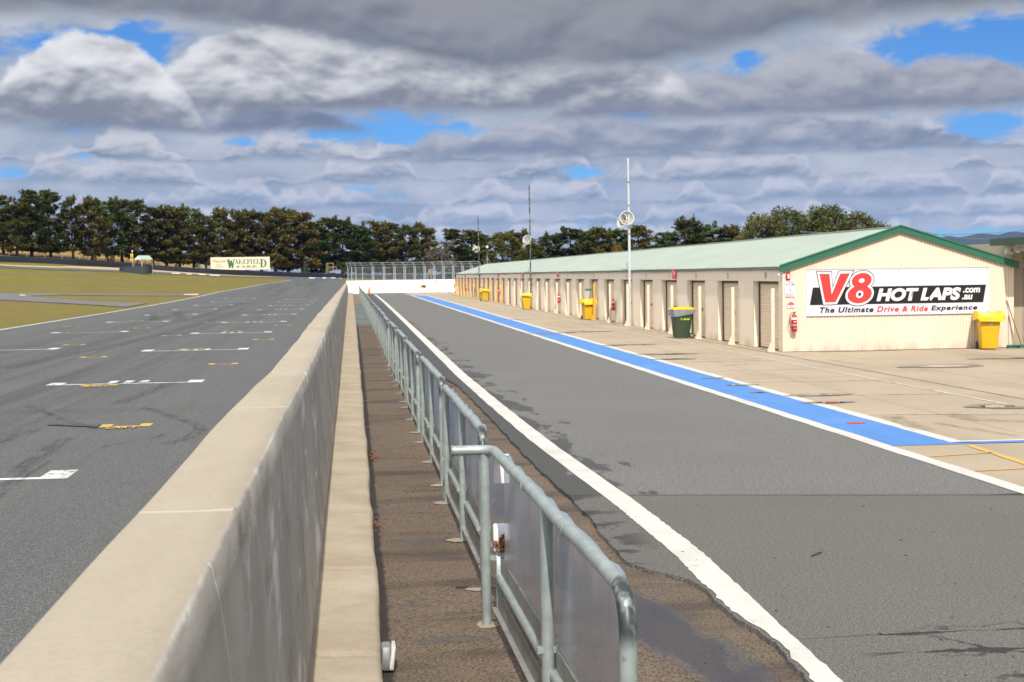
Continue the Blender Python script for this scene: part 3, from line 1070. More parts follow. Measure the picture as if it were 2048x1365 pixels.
for i in range(len(xs_) - 1):
    a, b = xs_[i], xs_[i + 1]
    (kw if i % 2 == 0 else kb).grid([[v for v in ribbon([(a, 556.1), (b, 556.4)], [(a, 557.9), (b, 558.2)], .09, 2, 1).v][k * 3:(k + 1) * 3] for k in (0, 1)])
tag(kw.build('far_kerb_white', M['kerb_white']), kind='structure')
tag(kb.build('far_kerb_blue', M['kerb_blue']), kind='structure')


def kerb_block(px, py, w, label):
    p = PH(px, py)
    return tag(MB().box(-w / 2, w / 2, -.35, .35, -.05, .12, .05).build('kerb_block', M['kerb_pink']), label, 'kerb block', 'pale kerb blocks by the service paths').__setattr__('location', p)


kerb_block(46, 592, .6, 'pale pink kerb block where the service path forks in the infield')
kerb_block(383, 590.5, 1.7, 'long pale pink kerb block beside the white track edge line')


# grid boxes
def grid_marks():
    w, yv = MB(), MB()
    L = .019
    def bar(mb, x0, x1, y, t, tw, th, depth):
        z = lambda x, yy: H(x, yy) + L
        def q(a, b, c, d): mb.quad((a, c, z(a, c)), (b, c, z(b, c)), (b, d, z(b, d)), (a, d, z(a, d)))
        q(x0 + tw, x1 - tw, y, y + t)
        q(x0, x0 + tw, y, y + depth)
        q(x1 - tw, x1, y, y + depth)
    YR = [PH(100, 961).y, PH(230, 770).y, PH(381, 702.5).y, PH(461, 667.5).y]
    for k in range(6): YR.append(YR[-1] + 14.4)
    for y in YR:
        bar(w, -6.78, -3.36, y, .16, .34, 0, .75 if y < 40 else 1.0)
        if y > 20:
            for k in (-.35, 0, .35):
                x = -5.15 + k
                w.quad((x, y + .35, H(x, y) + L), (x + .18, y + .35, H(x, y) + L), (x + .18, y + 1.0, H(x, y + 1) + L), (x, y + 1.0, H(x, y + 1) + L))
    YL = [PH(60, 701).y, PH(160, 666.5).y]
    for k in range(6): YL.append(YL[-1] + 14.6)
    for y in YL:
        bar(w, -13.3, -9.95, y, .16, .34, 0, 1.0)
    ys = [(197, 295, 857), (160, 228, 774), (415, 472, 731), (157, 212, 717), (123, 170, 692), (322, 362, 673), (505, 545, 681), (355, 408, 701),
          (128, 160, 654), (265, 293, 658), (408, 435, 646), (445, 480, 664), (548, 577, 652), (130, 170, 667), (258, 288, 643)]
    for i, (a, b, y) in enumerate(ys):
        A, B = PH(a, y), PH(b, y)
        bar(yv, A.x, A.x + .80, A.y, .10, .18, 0, .42 if A.y < 30 else .5)
    tag(w.build('grid_box_white_paint', M['white_grid']), kind='structure')
    tag(yv.build('grid_box_yellow_paint', M['yellow_grid']), kind='structure')
    A = PH(197, 857)
    tag(fit_text('grid_box_lettering', 'CAR 1', A.x + .16, A.x + .60, A.y - .42, A.y - .06, .034, M['yellow_grid'], flat=True, offset=.02), kind='structure')
    A = PH(160, 774)
    tag(fit_text('grid_box_lettering', 'CAR 2', A.x + .16, A.x + .66, A.y - .5, A.y - .06, .034, M['yellow_grid'], flat=True, offset=.02), kind='structure')
    g = MB()
    a, b = PH(95, 853), PH(195, 857)
    g.quad((a.x, a.y - .05, .03), (b.x, b.y - .05, .03), (b.x, b.y + .38, .03), (a.x, a.y + .33, .03))
    tag(g.build('faded_green_paint', M['green_paint']), kind='structure')


grid_marks()


def f_skid(t):
    p = t.pos()
    n = t.noise(t.scl(p, (6, .8, 1)), 2.0, 4, .65)
    fine = t.noise(p, 40, 2, .6)
    a = t.m('MULTIPLY', t.ss(n, .35, .7), t.m('MULTIPLY_ADD', fine, .8, .1))
    tr = t.n('ShaderNodeBsdfTransparent')
    df = t.n('ShaderNodeBsdfDiffuse', {'Color': (.018, .018, .019)})
    return t.n('ShaderNodeMixShader', {0: t.m('MULTIPLY', a, .55), 1: tr.outputs[0], 2: df.outputs[0]}).outputs[0]
M['skid'] = mat('tyre_rubber_mark', f_skid)


def skid(pts, w, z=.030):
    P = [PH(*p) for p in pts]
    cv = []
    for i in range(len(P) - 1):       # Catmull-Rom smoothing
        p0, p1, p2, p3 = P[max(i - 1, 0)], P[i], P[i + 1], P[min(i + 2, len(P) - 1)]
        for k in range(10):
            s = k / 10
            cv.append(.5 * ((2 * p1) + (p2 - p0) * s + (2 * p0 - 5 * p1 + 4 * p2 - p3) * s * s + (3 * p1 - p0 - 3 * p2 + p3) * s ** 3))
    cv.append(P[-1])
    return path_strip([(q.x, q.y) for q in cv], w, z)


sk = MB()
for pts, w in [([(55, 815), (100, 832), (150, 850), (190, 860), (225, 861)], .16), ([(290, 818), (340, 835), (385, 850), (400, 862), (375, 880), (330, 893)], .20),
               ([(20, 950), (70, 915), (110, 890), (128, 882)], .10), ([(-5, 985), (60, 935), (120, 893), (140, 880)], .12),
               ([(200, 900), (260, 888), (300, 882), (330, 872)], .10), ([(230, 812), (290, 790), (330, 774), (350, 765)], .3),
               ([(30, 845), (100, 851), (190, 862)], .07), ([(300, 627), (310, 633), (305, 641)], .5), ([(352, 627), (362, 634), (358, 643)], .6),
               ([(-5, 1000), (45, 962), (100, 925)], .08), ([(0, 742), (120, 715), (240, 690), (330, 668)], .5), ([(0, 890), (50, 870), (90, 860)], .2)]:
    s = skid(pts, w)
    n0 = len(sk.v); sk.v += s.v; sk.f += [tuple(i + n0 for i in f) for f in s.f]
tag(sk.build('skid_marks', M['skid']), kind='structure')

# ------------------------------------------------------------------ pit side ground
rows = []
for y in axis([(-6, 30, .5), (30, 192, 4)]):
    rows.append([(x, y, -.032 + .004 * math.sin(y * 1.3 + x * 2)) for x in (.08, .6, 1.2, 1.8, 2.4, 3.2)])
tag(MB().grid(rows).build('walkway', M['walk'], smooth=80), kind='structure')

LE = [(1618, 1364), (1593, 1331), (1548, 1285), (1490, 1248), (1444, 1210), (1407, 1177), (1378, 1159), (1312, 1142), (1254, 1124), (1225, 1095), (1200, 1063),
      (1180, 1035), (1150, 1005), (1118, 975), (1085, 945), (1048, 908), (1020, 878), (985, 840), (945, 800), (915, 770)]
edge = [Vector((p.x, p.y, 0)) for p in (PZ(*q) for q in LE)]
edge = [Vector((edge[0].x + .35, -6, 0))] + edge
for y, x in ((34, 2.02), (45, 2.05), (60, 2.0), (90, 2.0), (130, 2.05), (190, 2.2)):
    edge.append(Vector((x, y, 0)))
rnd = random.Random(3)
fine_edge = []
for a, b in zip(edge, edge[1:]):
    L = (b - a).length
    st = .03 if a.y < 14 else (.06 if a.y < 30 else 2.0)
    k = max(1, int(L / st))
    for i in range(k):
        p = a.lerp(b, i / k)
        j = .005 if a.y < 14 else .008
        p.x += rnd.uniform(-j, j) + (.005 * math.sin(p.y * 11.3) + .010 * math.sin(p.y * 4.3 + 1) + .003 * math.sin(p.y * 31)) * (a.y < 30)
        p.y += rnd.uniform(-j, j) * .3
        fine_edge.append(p)
fine_edge.append(edge[-1])
SEAM = 14.75


def slab(name, m, y0, y1, xr):
    E = sorted([p.copy() for p in fine_edge if y0 + .02 < p.y < y1 - .02], key=lambda p: p.y)
    xe = lambda y: float(np.interp(y, [p.y for p in sorted(fine_edge, key=lambda p: p.y)], [p.x for p in sorted(fine_edge, key=lambda p: p.y)]))
    E = [Vector((xe(y0), y0, 0))] + E + [Vector((xe(y1), y1, 0))]
    mb = MB()
    n = len(E)
    cols = [0.0, .03, .06, .09, .12, .135, .25, .5, 1.0] if y0 < 0 else [0.0, .04, .15, .4, .7, 1.0]
    top = []
    for p in E:
        x1 = xr(p.y)
        wgt = max(0.0, 1 - abs(p.y - SEAM) / 3.0)
        top.append([(p.x + (x1 - p.x) * c, p.y - .2 * (min(p.x + (x1 - p.x) * c, 7.0) - 2.79) * wgt, 0.0) for c in cols])
    mb.grid(top)
    mb.grid([[(p.x - .012, p.y, -.05), (p.x, p.y, 0.0)] for p in E])
    return tag(mb.build(name, m), kind='structure')


slab('pit_exit_road', M['lane_near'], -6, SEAM, lambda y: 34.0)
slab('pit_lane', M['lane'], SEAM, 195, lambda y: 7.0)
mb = MB()
mb.grid([[(x, y, -.001) for x in (6.98, 12, 20, 34)] for y in (SEAM - .2 * 4.2, 25, 60, 120, 196)])
tag(mb.build('pit_apron', M['apron']), kind='structure')

# white line between lane and walkway edge (right edge traced, left edge broken near the camera)
WR = [(1676, 1355), (1540, 1231), (1407, 1107), (1280, 1010), (1165, 930), (1118, 897), (1070, 860), (1000, 805), (935, 752), (878, 700), (825, 652), (795, 625), (770, 603), (752, 589)]
WP = [PZ(*q) for q in WR]
WP = [Vector((WP[0].x - .05, -6, 0))] + WP
cw = []
for a, b in zip(WP, WP[1:]):
    k = max(1, int((b - a).length / .08)) if a.y < 14 else max(1, int((b - a).length / .5))
    for i in range(k): cw.append(a.lerp(b, i / k))
cw.append(WP[-1])
rr = random.Random(11)
Rr, Ll = [], []
for p in cw:
    j = .008
    Rr.append((p.x + rr.uniform(-j, j), p.y, .005))
    w = .25 if p.y < 20 else .26
    lx = p.x - w + rr.uniform(-j, j)
    if p.y < 12.0:
        e = min(fine_edge, key=lambda q: abs(q.y - p.y))
        lx = max(lx, e.x + .015 + rr.uniform(0, .03))
    Ll.append((min(lx, p.x - .05), p.y, .005))
tag(MB().grid([Ll, Rr]).build('lane_edge_line', M['white_line']), kind='structure')

# blue lane with white borders
tag(path_strip([(6.985, 13.4), (6.985, 60), (7.02, 120), (7.12, 166)], .22, .006, n=60, jit=.012, seed=1).build('blue_lane_border', M['white_line']), kind='structure')
tag(path_strip([(8.09, 18.28), (8.1, 30), (8.16, 60), (8.5, 110), (8.8, 165)], .21, .0065, n=60, jit=.012, seed=2).build('blue_lane_border', M['white_line']), kind='structure')
blue = MB()
blue.grid([[(x0, y, .004), (x1, y, .004)] for y, x0, x1 in ((18.08, 7.07, 8.4), (18.28, 7.07, 8.0), (40, 7.07, 8.05), (60, 7.07, 8.08), (110, 7.10, 8.42), (160, 7.2, 8.7), (166, 7.3, 7.7))])
tag(blue.build('blue_lane', M['blue_paint']), kind='structure')
tag(MB().quad((8.35, 18.08, .008), (26, 17.6, .008), (26, 17.82, .008), (8.1, 18.29, .008)).build('blue_cross_line', M['blue_paint']), kind='structure')
tag(MB().quad((8.1, 18.295, .0075), (26, 17.825, .0075), (26, 17.92, .0075), (8.1, 18.40, .0075)).build('white_cross_line', M['white_line']), kind='structure')
# thin apron markings
thin = MB()
def addm(s, mb):
    n0 = len(mb.v); mb.v += s.v; mb.f += [tuple(i + n0 for i in f) for f in s.f]
addm(path_strip([(11.17, 21), (11.0, 35), (10.95, 60), (10.95, 120)], .075, .005), thin)
for y, x1, sl in ((22.09, 14.0, .19), (25.8, 11.05, .14), (29.2, 11.05, .11), (32.7, 11.0, .0), (36.3, 11.0, .06), (39.9, 11.0, .05), (47, 11, .03), (54, 11, 0)):
    addm(path_strip([(8.2, y), (x1, y - sl * (x1 - 8.2))], .07 if y < 35 else .09, .0055), thin)
tag(thin.build('garage_bay_lines', M['thin_white']), kind='structure')
ty = MB()
for a, b, w in (((1860, 914), (1984, 906), .06), ((1940, 892), (2090, 941), .10), ((1948, 943), (2090, 935), .06)):
    A, B = PZ(*a), PZ(*b)
    addm(path_strip([(A.x, A.y), (B.x, B.y)], w, .006), ty)
tag(ty.build('yellow_bay_lines', M['thin_yellow']), kind='structure')
p = PZ(1712, 847)
tag(MB().lathe([(.0, .009), (.15, .0092)], 28, Matrix.Translation(p) @ Matrix.Diagonal((1, .8, 1, 1)), cap=False).build('red_paint_spot', M['red_paint']), kind='structure')
tag(path_strip([(8.0 + 17 * 0, 168), (12.5, 183), (20, 190)], .35, .008, n=8).build('apron_edge_kerb', M['kerb_white']), kind='structure')
sk = MB()
for pts, w in [([(1778, 833), (1815, 848), (1850, 863)], .34), ([(1905, 827), (1950, 840), (2048, 844)], .35), ([(1870, 847), (1930, 857), (2040, 874)], .16), ([(1440, 733), (1500, 729)], .3), ([(1655, 720), (1727, 731)], .16)]:
    addm(skid(pts, w, .011), sk)
tag(sk.build('tyre_marks_on_apron', M['skid']), kind='structure')


# puddles: a dark damp halo with water in its middle
def f_damp(t):
    o = t.pos()
    n = t.noise(o, 3.0, 4, .6)
    return {'Base Color': t.mix(n, (.17, .138, .10), (.25, .205, .15)), 'Roughness': .5, 'Specular IOR Level': .4}
M['damp'] = mat('damp_concrete', f_damp)
M['water'] = mat('standing_water', lambda t: {'Base Color': (.05, .045, .04), 'Roughness': .03, 'Specular IOR Level': .9, 'IOR': 1.4})


def blob(px, py, w, h, z, seed, irr=.25):
    rn = random.Random(seed)
    p = PZ(px, py)
    ph = [rn.uniform(0, 6.28) for _ in range(6)]
    pts = []
    for k in range(40):
        a = 2 * math.pi * k / 40
        r = 1 + irr * (math.sin(2 * a + ph[0]) * .5 + math.sin(3 * a + ph[1]) * .4 + math.sin(5 * a + ph[2]) * .3 + math.sin(9 * a + ph[3]) * .18)
        pts.append((p.x + w * r * math.cos(a), p.y + h * r * math.sin(a), z))
    return MB().poly(pts)


PUD = [(1425, 757, .42, .22), (1480, 771, .55, .26), (1512, 786, .35, .16), (1635, 791, .55, .26), (1655, 806, .42, .20), (1990, 814, .48, .40), (1885, 733, 1.2, .5),
       (1100, 667, .9, .35), (1265, 690, .7, .3), (1222, 692, .4, .2), (1330, 709, .9, .3), (1345, 719, .6, .22), (1180, 664, .9, .3), (2020, 717, .9, .35), (1730, 702, 1.2, .25), (1020, 640, .8, .3)]
dm, wt = MB(), MB()
for i, (px, py, w, h) in enumerate(PUD):
    if i > 2: addm(blob(px, py, w, h, .0095 + i * .0001, i), dm)
    addm(blob(px + 4, py + .3, w * .55, h * .5, .013 + i * .0001, i + 40), wt)
tag(dm.build('damp_stains', M['damp']), kind='structure')
tag(wt.build('puddle_water', M['water']), kind='structure')

# loose twigs and chips on the asphalt
tw = MB()
rn = random.Random(5)
a, b = PZ(1623, 1114), PZ(1643, 1106)
tw.tube([(a.x, a.y, .008), ((a.x + b.x) / 2 + .01, (a.y + b.y) / 2, .012), (b.x, b.y, .008)], .006, 6)
for k in range(34):
    q = PZ(rn.uniform(1300, 2040), rn.uniform(1010, 1360))
    an, l = rn.uniform(0, 3.1), rn.uniform(.004, .018)
    tw.tube([(q.x - l * math.cos(an), q.y - l * math.sin(an), .006), (q.x + l * math.cos(an), q.y + l * math.sin(an), .008)], rn.uniform(.0015, .004), 5)
tag(tw.build('twig_litter', M['bark']), kind='stuff')

# ------------------------------------------------------------------ pit wall and its footing
DROP = [(-4, .72), (0, .72), (8, .73), (13, .79), (18, .79), (25, .77), (38, .78), (60, .80), (100, .86), (194, .95)]


def wob(y, s, a=1.0):
    return a * (math.sin(y * 1.9 + s) * .4 + math.sin(y * .83 + s * 2.3) * .6 + math.sin(y * 4.3 + s * 1.7) * .22)


rows = []
y = -3.0
JO = 3.62
while y < 194:
    z1 = HC - np.interp(y, [d[0] for d in DROP], [d[1] for d in DROP]) + wob(y, 1.0, .003 + .013 * min(1, max(0, y - 6) / 20))
    jg = .012 if abs((y + .9) % JO - JO / 2) < .06 else 0.0
    dl, dr = wob(y, 4.1, .004), wob(y * .4, 2.2, .003)
    xl, xr, xb = -.685 + dl, -.365 + dr, -.265 + wob(y * .4, .4, .004)
    prof = [(-.76, -.15), (-.72, .4), (xl - .012, z1 - .10), (xl, z1 - .016), (xl + .014, z1 - .002), (xl + .1, z1 - jg * .3), (xr - .1, z1 - jg * .3), (xr - .014, z1 - .002),
            (xr, z1 - .016 - jg), (xr + .012 - jg, z1 - .12), (xr + .035 - jg, 1.0), (xb - .025, .5), (xb, .10), (xb + .01, -.1)]
    rows.append([(px_, y, pz_) for px_, pz_ in prof])
    y += .06 if y < 10 else (.12 if y < 30 else (.3 if y < 80 else 1.0))
pw = thing('pit_wall', (0, 0, 0), 'long pale concrete pit wall with broad flat top beside the race track', 'wall')
wb = MB().grid([list(reversed(r)) for r in rows])
wb.f.append(tuple(range(len(rows[0])))); n_ = len(rows[0]) * (len(rows) - 1)
wb.f.append(tuple(n_ + i for i in reversed(range(len(rows[0])))))
wb.build('barrier', M['wall'], pw, smooth=50)
rows = []
y = -3.0
rk = random.Random(9)
while y < 192:
    e = float(np.interp(y, [8, 15, 31, 77, 190], [.145, .172, .20, .27, .34])) + wob(y, 7.7, .010) + wob(y * 2.7, 1.2, .006)
    z1 = .150 + wob(y, 5.0, .0035)
    g = .022 if abs((y + .3) % 2.45 - 1.2) < .035 else 0
    rows.append([(x, y, z) for x, z in [(-.30, -.1), (-.29, z1 + .01 - g), (-.12, z1 + wob(y, 3.3, .002) - g), (.03, z1 - .002 + wob(y, 8.3, .002) - g), (e - .035, z1 - .008 - g),
                                        (e - .006, z1 - .03 - g), (e, z1 - .06), (e + .008, -.08)]])
    y += .05 if y < 12 else (.1 if y < 30 else (.3 if y < 80 else 1.0))
fb = MB().grid([list(reversed(r)) for r in rows])
fb.f.append(tuple(range(len(rows[0]))))
fb.build('footing', M['kerb'], pw, smooth=55)

# small boxes clipped to the footing edge
def kerb_marker(x, y, big, label):
    k = thing('cable_box' if big else 'kerb_reflector', (x, y, 0), label, 'cable box' if big else 'reflector', 0, None if big else 'white reflectors along the footing')
    if big:
        MB().box(-.02, .035, -.07, .07, -.02, .125, .008).build('back_box', M['galv_dull'], k, 40)
        mt = Matrix.Translation((.046, 0, .055)) @ Matrix.Rotation(rad(7), 4, 'Y')
        MB().box(-.012, .012, -.075, .075, -.075, .075, .008, mt).build('cover', M['white_plastic'], k, 40)
    else:
        MB().box(-.02, .02, -.05, .05, .02, .12, .008).build('housing', M['white_plastic'], k, 40)
    return k


q = PZ(772, 1330)
kerb_marker(.165, q.y, True, 'small grey wall box with loose white cover on the footing edge')
kerb_marker(.165, 19.6, False, 'nearest small white reflector on the footing edge, beyond the dry leaves')
kerb_marker(.165, 44, False, 'middle one of the small white reflectors on the footing edge')
kerb_marker(.165, 70, False, 'farthest small white reflector on the footing edge')

# dead leaves along the footing
lv = MB()
rn = random.Random(21)
for (cx, cy, sx, sy, n) in ((.24, PZ(748, 912).y, .05, .22, 70), (.22, PZ(755, 1045).y, .04, .25, 30), (.9, 9.7, .06, .1, 10), (.22, 24, .05, .5, 30)):
    for k in range(n):
        x, y = cx + rn.gauss(0, sx), cy + rn.gauss(0, sy)
        a, s = rn.uniform(0, 6.28), rn.uniform(.012, .028)
        z = -.028 + rn.uniform(.002, .02)
        dx, dy = math.cos(a) * s, math.sin(a) * s
        lv.quad((x - dx, y - dy, z), (x + dy * .5, y - dx * .5, z + rn.uniform(0, .012)), (x + dx, y + dy, z + rn.uniform(0, .015)), (x - dy * .5, y + dx * .5, z))
tag(lv.build('fallen_leaves', M['leafdry']), kind='stuff')


# ------------------------------------------------------------------ walkway fence sections
def arc(c, r, a0, a1, n, ax='yz'):
    out = []
    for i in range(n + 1):
        a = a0 + (a1 - a0) * i / n
        if ax == 'yz': out.append((c[0], c[1] + r * math.cos(a), c[2] + r * math.sin(a)))
        else: out.append((c[0] + r * math.cos(a), c[1] + r * math.sin(a), c[2]))
    return out


def fence_section(x, y0, y1, label, stub=False, lod=0, x1=None):
    t = thing('pipe_fence', (x, y0, 0), label, 'fence', 0, 'pipe fence sections along the walkway')
    if x1 is not None: t.rotation_euler = (0, 0, -math.atan2(x1 - x, y1 - y0))
    L = y1 - y0
    hT, R, r = 1.165, .17, .034
    seg = (14, 10, 6)[lod]
    top = [(0, 0, -.04), (0, 0, .4), (0, 0, hT - R)] + arc((0, R, hT - R), R, math.pi, math.pi / 2, 8)[1:]
    for k in range(1, 6): top.append((.004 * math.sin(k * 2.1), R + (L - 2 * R) * k / 6, hT + .003 * math.sin(k * 1.7)))
    if stub:
        top += [(0, L - .13, hT)] + arc((-.11, L - .13, hT), .11, 0, math.pi / 2, 6, 'xy')[1:] + [(-.27, L - .02, hT)]
    else:
        top += arc((0, L - R, hT - R), R, math.pi / 2, 0, 8) + [(0, L, .4), (0, L, -.04)]
    rail = MB().tube(top, r, seg)
    if lod == 0:
        for k in (.3, .62):
            rail.tube([(0, L * k - .006, hT), (0, L * k + .006, hT)], r + .004, seg)
    rail.build('top_rail', M['galv'], t, 60)
    if stub:
        MB().tube([(-.27, L - .02, hT), (-.285, L - .02, hT)], r + .004, seg).build('pipe_cap', M['galv_dull'], t, 50)
    posts = [L * .45] + ([L - .02] if stub else [])
    if lod < 2: posts += [] if stub else [L * .93]
    for py in posts:
        px0 = -.06 if (stub and py > L * .9) else -.004
        MB().tube([(px0, py, -.05), (px0, py, hT - .01)], r, seg).build('post', M['galv'], t, 60)
    # lower rails
    MB().box(.034, .042, .05, L - .05, .30, .432).box(.034, .055, .05, L - .05, .432, .438).build('mid_channel', M['galv_dull'], t)
    MB().tube([(.03, .02, .30), (.03, L * .5, .297), (.03, L - .02, .30)], .032, seg).build('mid_rail', M['galv'], t, 60)
    MB().box(.012, .018, .0, L, .085, .215).box(-.022, .018, .0, L, .078, .085).build('bottom_rail', M['galv_dull'], t)
    # clear sheets, slightly bowed
    n = 12 if lod < 2 else 3
    spans = [(.10, L * .45 - .02), (L * .45 + .03, L - (.22 if stub else .10))]
    for i, (a, b) in enumerate(spans):
        A, B = [], []
        for k in range(n + 1):
            yy = a + (b - a) * k / n
            bow = .008 * math.sin(math.pi * k / n) * (1 if i else -1) + .003 * math.sin(k * 1.9 + i)
            A.append((.045 + bow * .4, yy, .43)); B.append((.050 + bow, yy, hT - .05 + .012 * math.sin(k * 1.3)))
        MB().grid([A, B]).build('clear_panel', M['panel'], t, 60)
    # folded sleeve over the panel tops, seen just behind the rail
    if lod < 2:
        sl = [(.048 + .006 * math.sin(k * 1.7), .32 + (L - .62) * k / 24, hT - .012 + .007 * math.sin(k * 2.3) + .008 * (k % 9 == 5)) for k in range(25)]
        MB().tube(sl, .015, 8).build('sleeve', M['conduit'], t, 60)
        for py in posts + [0]:
            c = MB()
            rn = random.Random(int(py * 100) + int(y0 * 7))
            pts = []
            for k in range(18):
                a = 6.283 * k / 18
                rr_ = .10 * (1 + .2 * rn.uniform(-1, 1))
                pts.append((-.055 + rr_ * .9 * math.cos(a), py + rr_ * math.sin(a), -.0255))
            c.poly(pts)
            c.build('foot_pad', M['pad'], t)
            MB().box(-.06, .05, py - .02, py + .02, .415, .445).build('panel_clip', M['galv'], t)
    return t


segs = [(5.14, 9.55), (10.65, 15.06), (16.0, 20.55)]
y = 21.5
while y < 176:
    segs.append((y, y + 4.35))
    y += 5.3
rn = random.Random(2)
for i, (a, b) in enumerate(segs):
    x = 1.0 if i == 0 else .99 + rn.uniform(-.02, .02) + (0 if b < 150 else (a - 150) * .006)
    lab = 'galvanised pipe fence section with clear panels, %s from the camera' % ordinal(i + 1)
    if i == 0: lab = 'nearest galvanised pipe fence section with open rail stub and clear panels'
    s_ = fence_section(x, a, b, lab, stub=(i == 0), lod=0 if i < 3 else (1 if i < 9 else 2), x1=(.94 if i == 0 else None))
    if i == 0:
        L = b - a
        MB().box(.005, .06, L - .055, L - .005, .04, .47, .004).build('square_post', M['galv'], s_, 40)
        jb = MB().box(-.01, .10, L - .06, L - .004, .475, .66, .008).build('junction_box', M['white_plastic'], s_, 40)
        lf = MB()
        for k in range(46):
            px_, pz_ = rn.gauss(.035, .022), rn.gauss(.53, .03)
            s2, an = rn.uniform(.012, .026), rn.uniform(0, 6.28)
            dx_, dz_ = math.cos(an) * s2, math.sin(an) * s2
            yy = L - .066 - rn.uniform(0, .03)
            lf.quad((px_ - dx_, yy, pz_ - dz_), (px_ + dz_ * .5, yy - .012, pz_ - dx_ * .5), (px_ + dx_, yy - .004, pz_ + dz_), (px_ - dz_ * .5, yy - .01, pz_ + dx_ * .5))
        lf.build('stuck_leaves', M['leafdry'], s_)
        MB().box(.0, .11, L - .01, L + .01, .93, 1.13, .004).build('end_plate', M['white_plastic'], s_)

# ------------------------------------------------------------------ garage block
GX0, GX1, GXR = 12.30, 19.22, 15.76        # pit face, far wall, ridge
GY0, GY1 = 39.57, 165.4
ZE, ZR = 2.40, 3.47
BAY, Y1ST = 4.30, 39.78
NB = 30
g = thing('pit_garage', (0, 0, 0), 'long cream pit garage block with pale green roof and roller doors', 'garage')


def corrug(x0, x1, zf0, zf1, y, pitch=.085, d=.011, axis='x'):
    n = int((x1 - x0) / pitch * 4)
    A, B = [], []
    for k in range(n + 1):
        x = x0 + (x1 - x0) * k / n
        o = d * (1, .55, -1, .55)[k % 4]
        if axis == 'x':
            A.append((x, y - o, zf0(x))); B.append((x, y - o, zf1(x)))
        else:
            A.append((y - o, x, zf0(x))); B.append((y - o, x, zf1(x)))
    return MB().grid([A, B])


def roofz(x):
    return ZE + (ZR - ZE) * (1 - abs(x - GXR) / (GXR - GX0))


gw = corrug(GX0, GX1, lambda x: .015, lambda x: roofz(x) - .01, GY0)
gw.build('gable_wall', M['clad'], g, 25)
# pit face: piers, header, reveals
DH = 2.03
dep = .20
sw = MB()
doors = []
ypos = GY0 + .02
for k in range(NB):
    d0 = Y1ST + .17 + BAY * k
    d1 = d0 + BAY * .60
    doors.append((d0, d1))
    s = corrug(ypos, d0, lambda x: .01, lambda x: DH, GX0, axis='y') if d0 - ypos > .1 else MB().quad((GX0, ypos, .01), (GX0, d0, .01), (GX0, d0, DH), (GX0, ypos, DH))
    n0 = len(sw.v); sw.v += s.v; sw.f += [tuple(reversed([i + n0 for i in f])) for f in s.f]
    sw.quad((GX0 - .004, d0, .01), (GX0 - .004, d0, DH), (GX0 + dep, d0, DH), (GX0 + dep, d0, .01))
    sw.quad((GX0 - .004, d1, .01), (GX0 + dep, d1, .01), (GX0 + dep, d1, DH), (GX0 - .004, d1, DH))
    sw.quad((GX0 - .004, d0, DH - .002), (GX0 - .004, d1, DH - .002), (GX0 + dep, d1, DH - .002), (GX0 + dep, d0, DH - .002))
    ypos = d1
s = corrug(ypos, GY1, lambda x: .01, lambda x: DH, GX0, axis='y')
n0 = len(sw.v); sw.v += s.v; sw.f += [tuple(reversed([i + n0 for i in f])) for f in s.f]
s = corrug(GY0 + .02, GY1, lambda x: DH - .0, lambda x: ZE + .06, GX0 - .003, axis='y', pitch=.17)
n0 = len(sw.v); sw.v += s.v; sw.f += [tuple(reversed([i + n0 for i in f])) for f in s.f]
sw.quad((GX1, GY0, 0), (GX1, GY1, 0), (GX1, GY1, ZE), (GX1, GY0, ZE))
sw.poly([(GX0, GY1, 0), (GX0, GY1, ZE), (GXR, GY1, ZR), (GX1, GY1, ZE), (GX1, GY1, 0)])
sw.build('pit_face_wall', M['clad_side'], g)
# corner flashing
MB().box(GX0 - .02, GX0 + .035, GY0 - .018, GY0 + .05, .01, ZE).build('corner_trim', M['clad'], g)
# roof
rf = MB()
e = .085
def rz(x): return ZE + .075 + (ZR - ZE) * (1 - abs(x - GXR) / (GXR - GX0))
ys = [GY0 - .05] + [GY0 + 6 * k for k in range(1, 21)] + [GY1 + .05]
xsr = [GX0 - e, GX0 + 1.1, GX0 + 2.2, GXR]
rf.grid([[(x, y, rz(x) + .006 * math.sin(y * .7 + x)) for x in xsr] for y in ys])
rf.grid([[(2 * GXR - x, y, rz(x)) for x in reversed(xsr)] for y in ys])
rf.grid([[(x, y, rz(x) - .03) for x in reversed(xsr)] for y in ys])
rf.build('roof', M['roof'], g)
MB().tube([(GXR, GY0 - .06, rz(GXR) - .015), (GXR, GY1 + .06, rz(GXR) - .015)], .055, 8).build('ridge_cap', M['gutter'], g, 60)
gt = MB()
gp = []
for k in range(60):
    yy = GY0 + .02 + (GY1 - GY0) * k / 59
    gp.append((GX0 - .035, yy, ZE + .002 + .012 * math.sin(yy * .31) + .008 * math.sin(yy * 1.1)))
gt.tube(gp, .050, 8)
gt.build('gutter', M['gutter'], g, 60)
for sgn, nm in ((-1, 'barge_board'), (1, 'barge_board')):
    xe = GXR + sgn * (GXR - GX0 + .11)
    b = MB()
    prof = [(xe, rz(GX0 - .11) - .15), (xe, rz(GX0 - .11) + .035), (GXR + sgn * .002, rz(GXR) + .035), (GXR + sgn * .002, rz(GXR) - .15)]
    if sgn > 0: prof = prof[::-1]
    b.prism(prof, .045, Matrix.Translation((0, GY0 - .10, 0)))
    prof2 = [(xe, rz(GX0 - .11) + .020), (xe, rz(GX0 - .11) + .062), (GXR + sgn * .002, rz(GXR) + .062), (GXR + sgn * .002, rz(GXR) + .020)]
    if sgn > 0: prof2 = prof2[::-1]
    b.prism(prof2, .09, Matrix.Translation((0, GY0 - .125, 0)))
    b.build(nm, M['green_trim'], g)
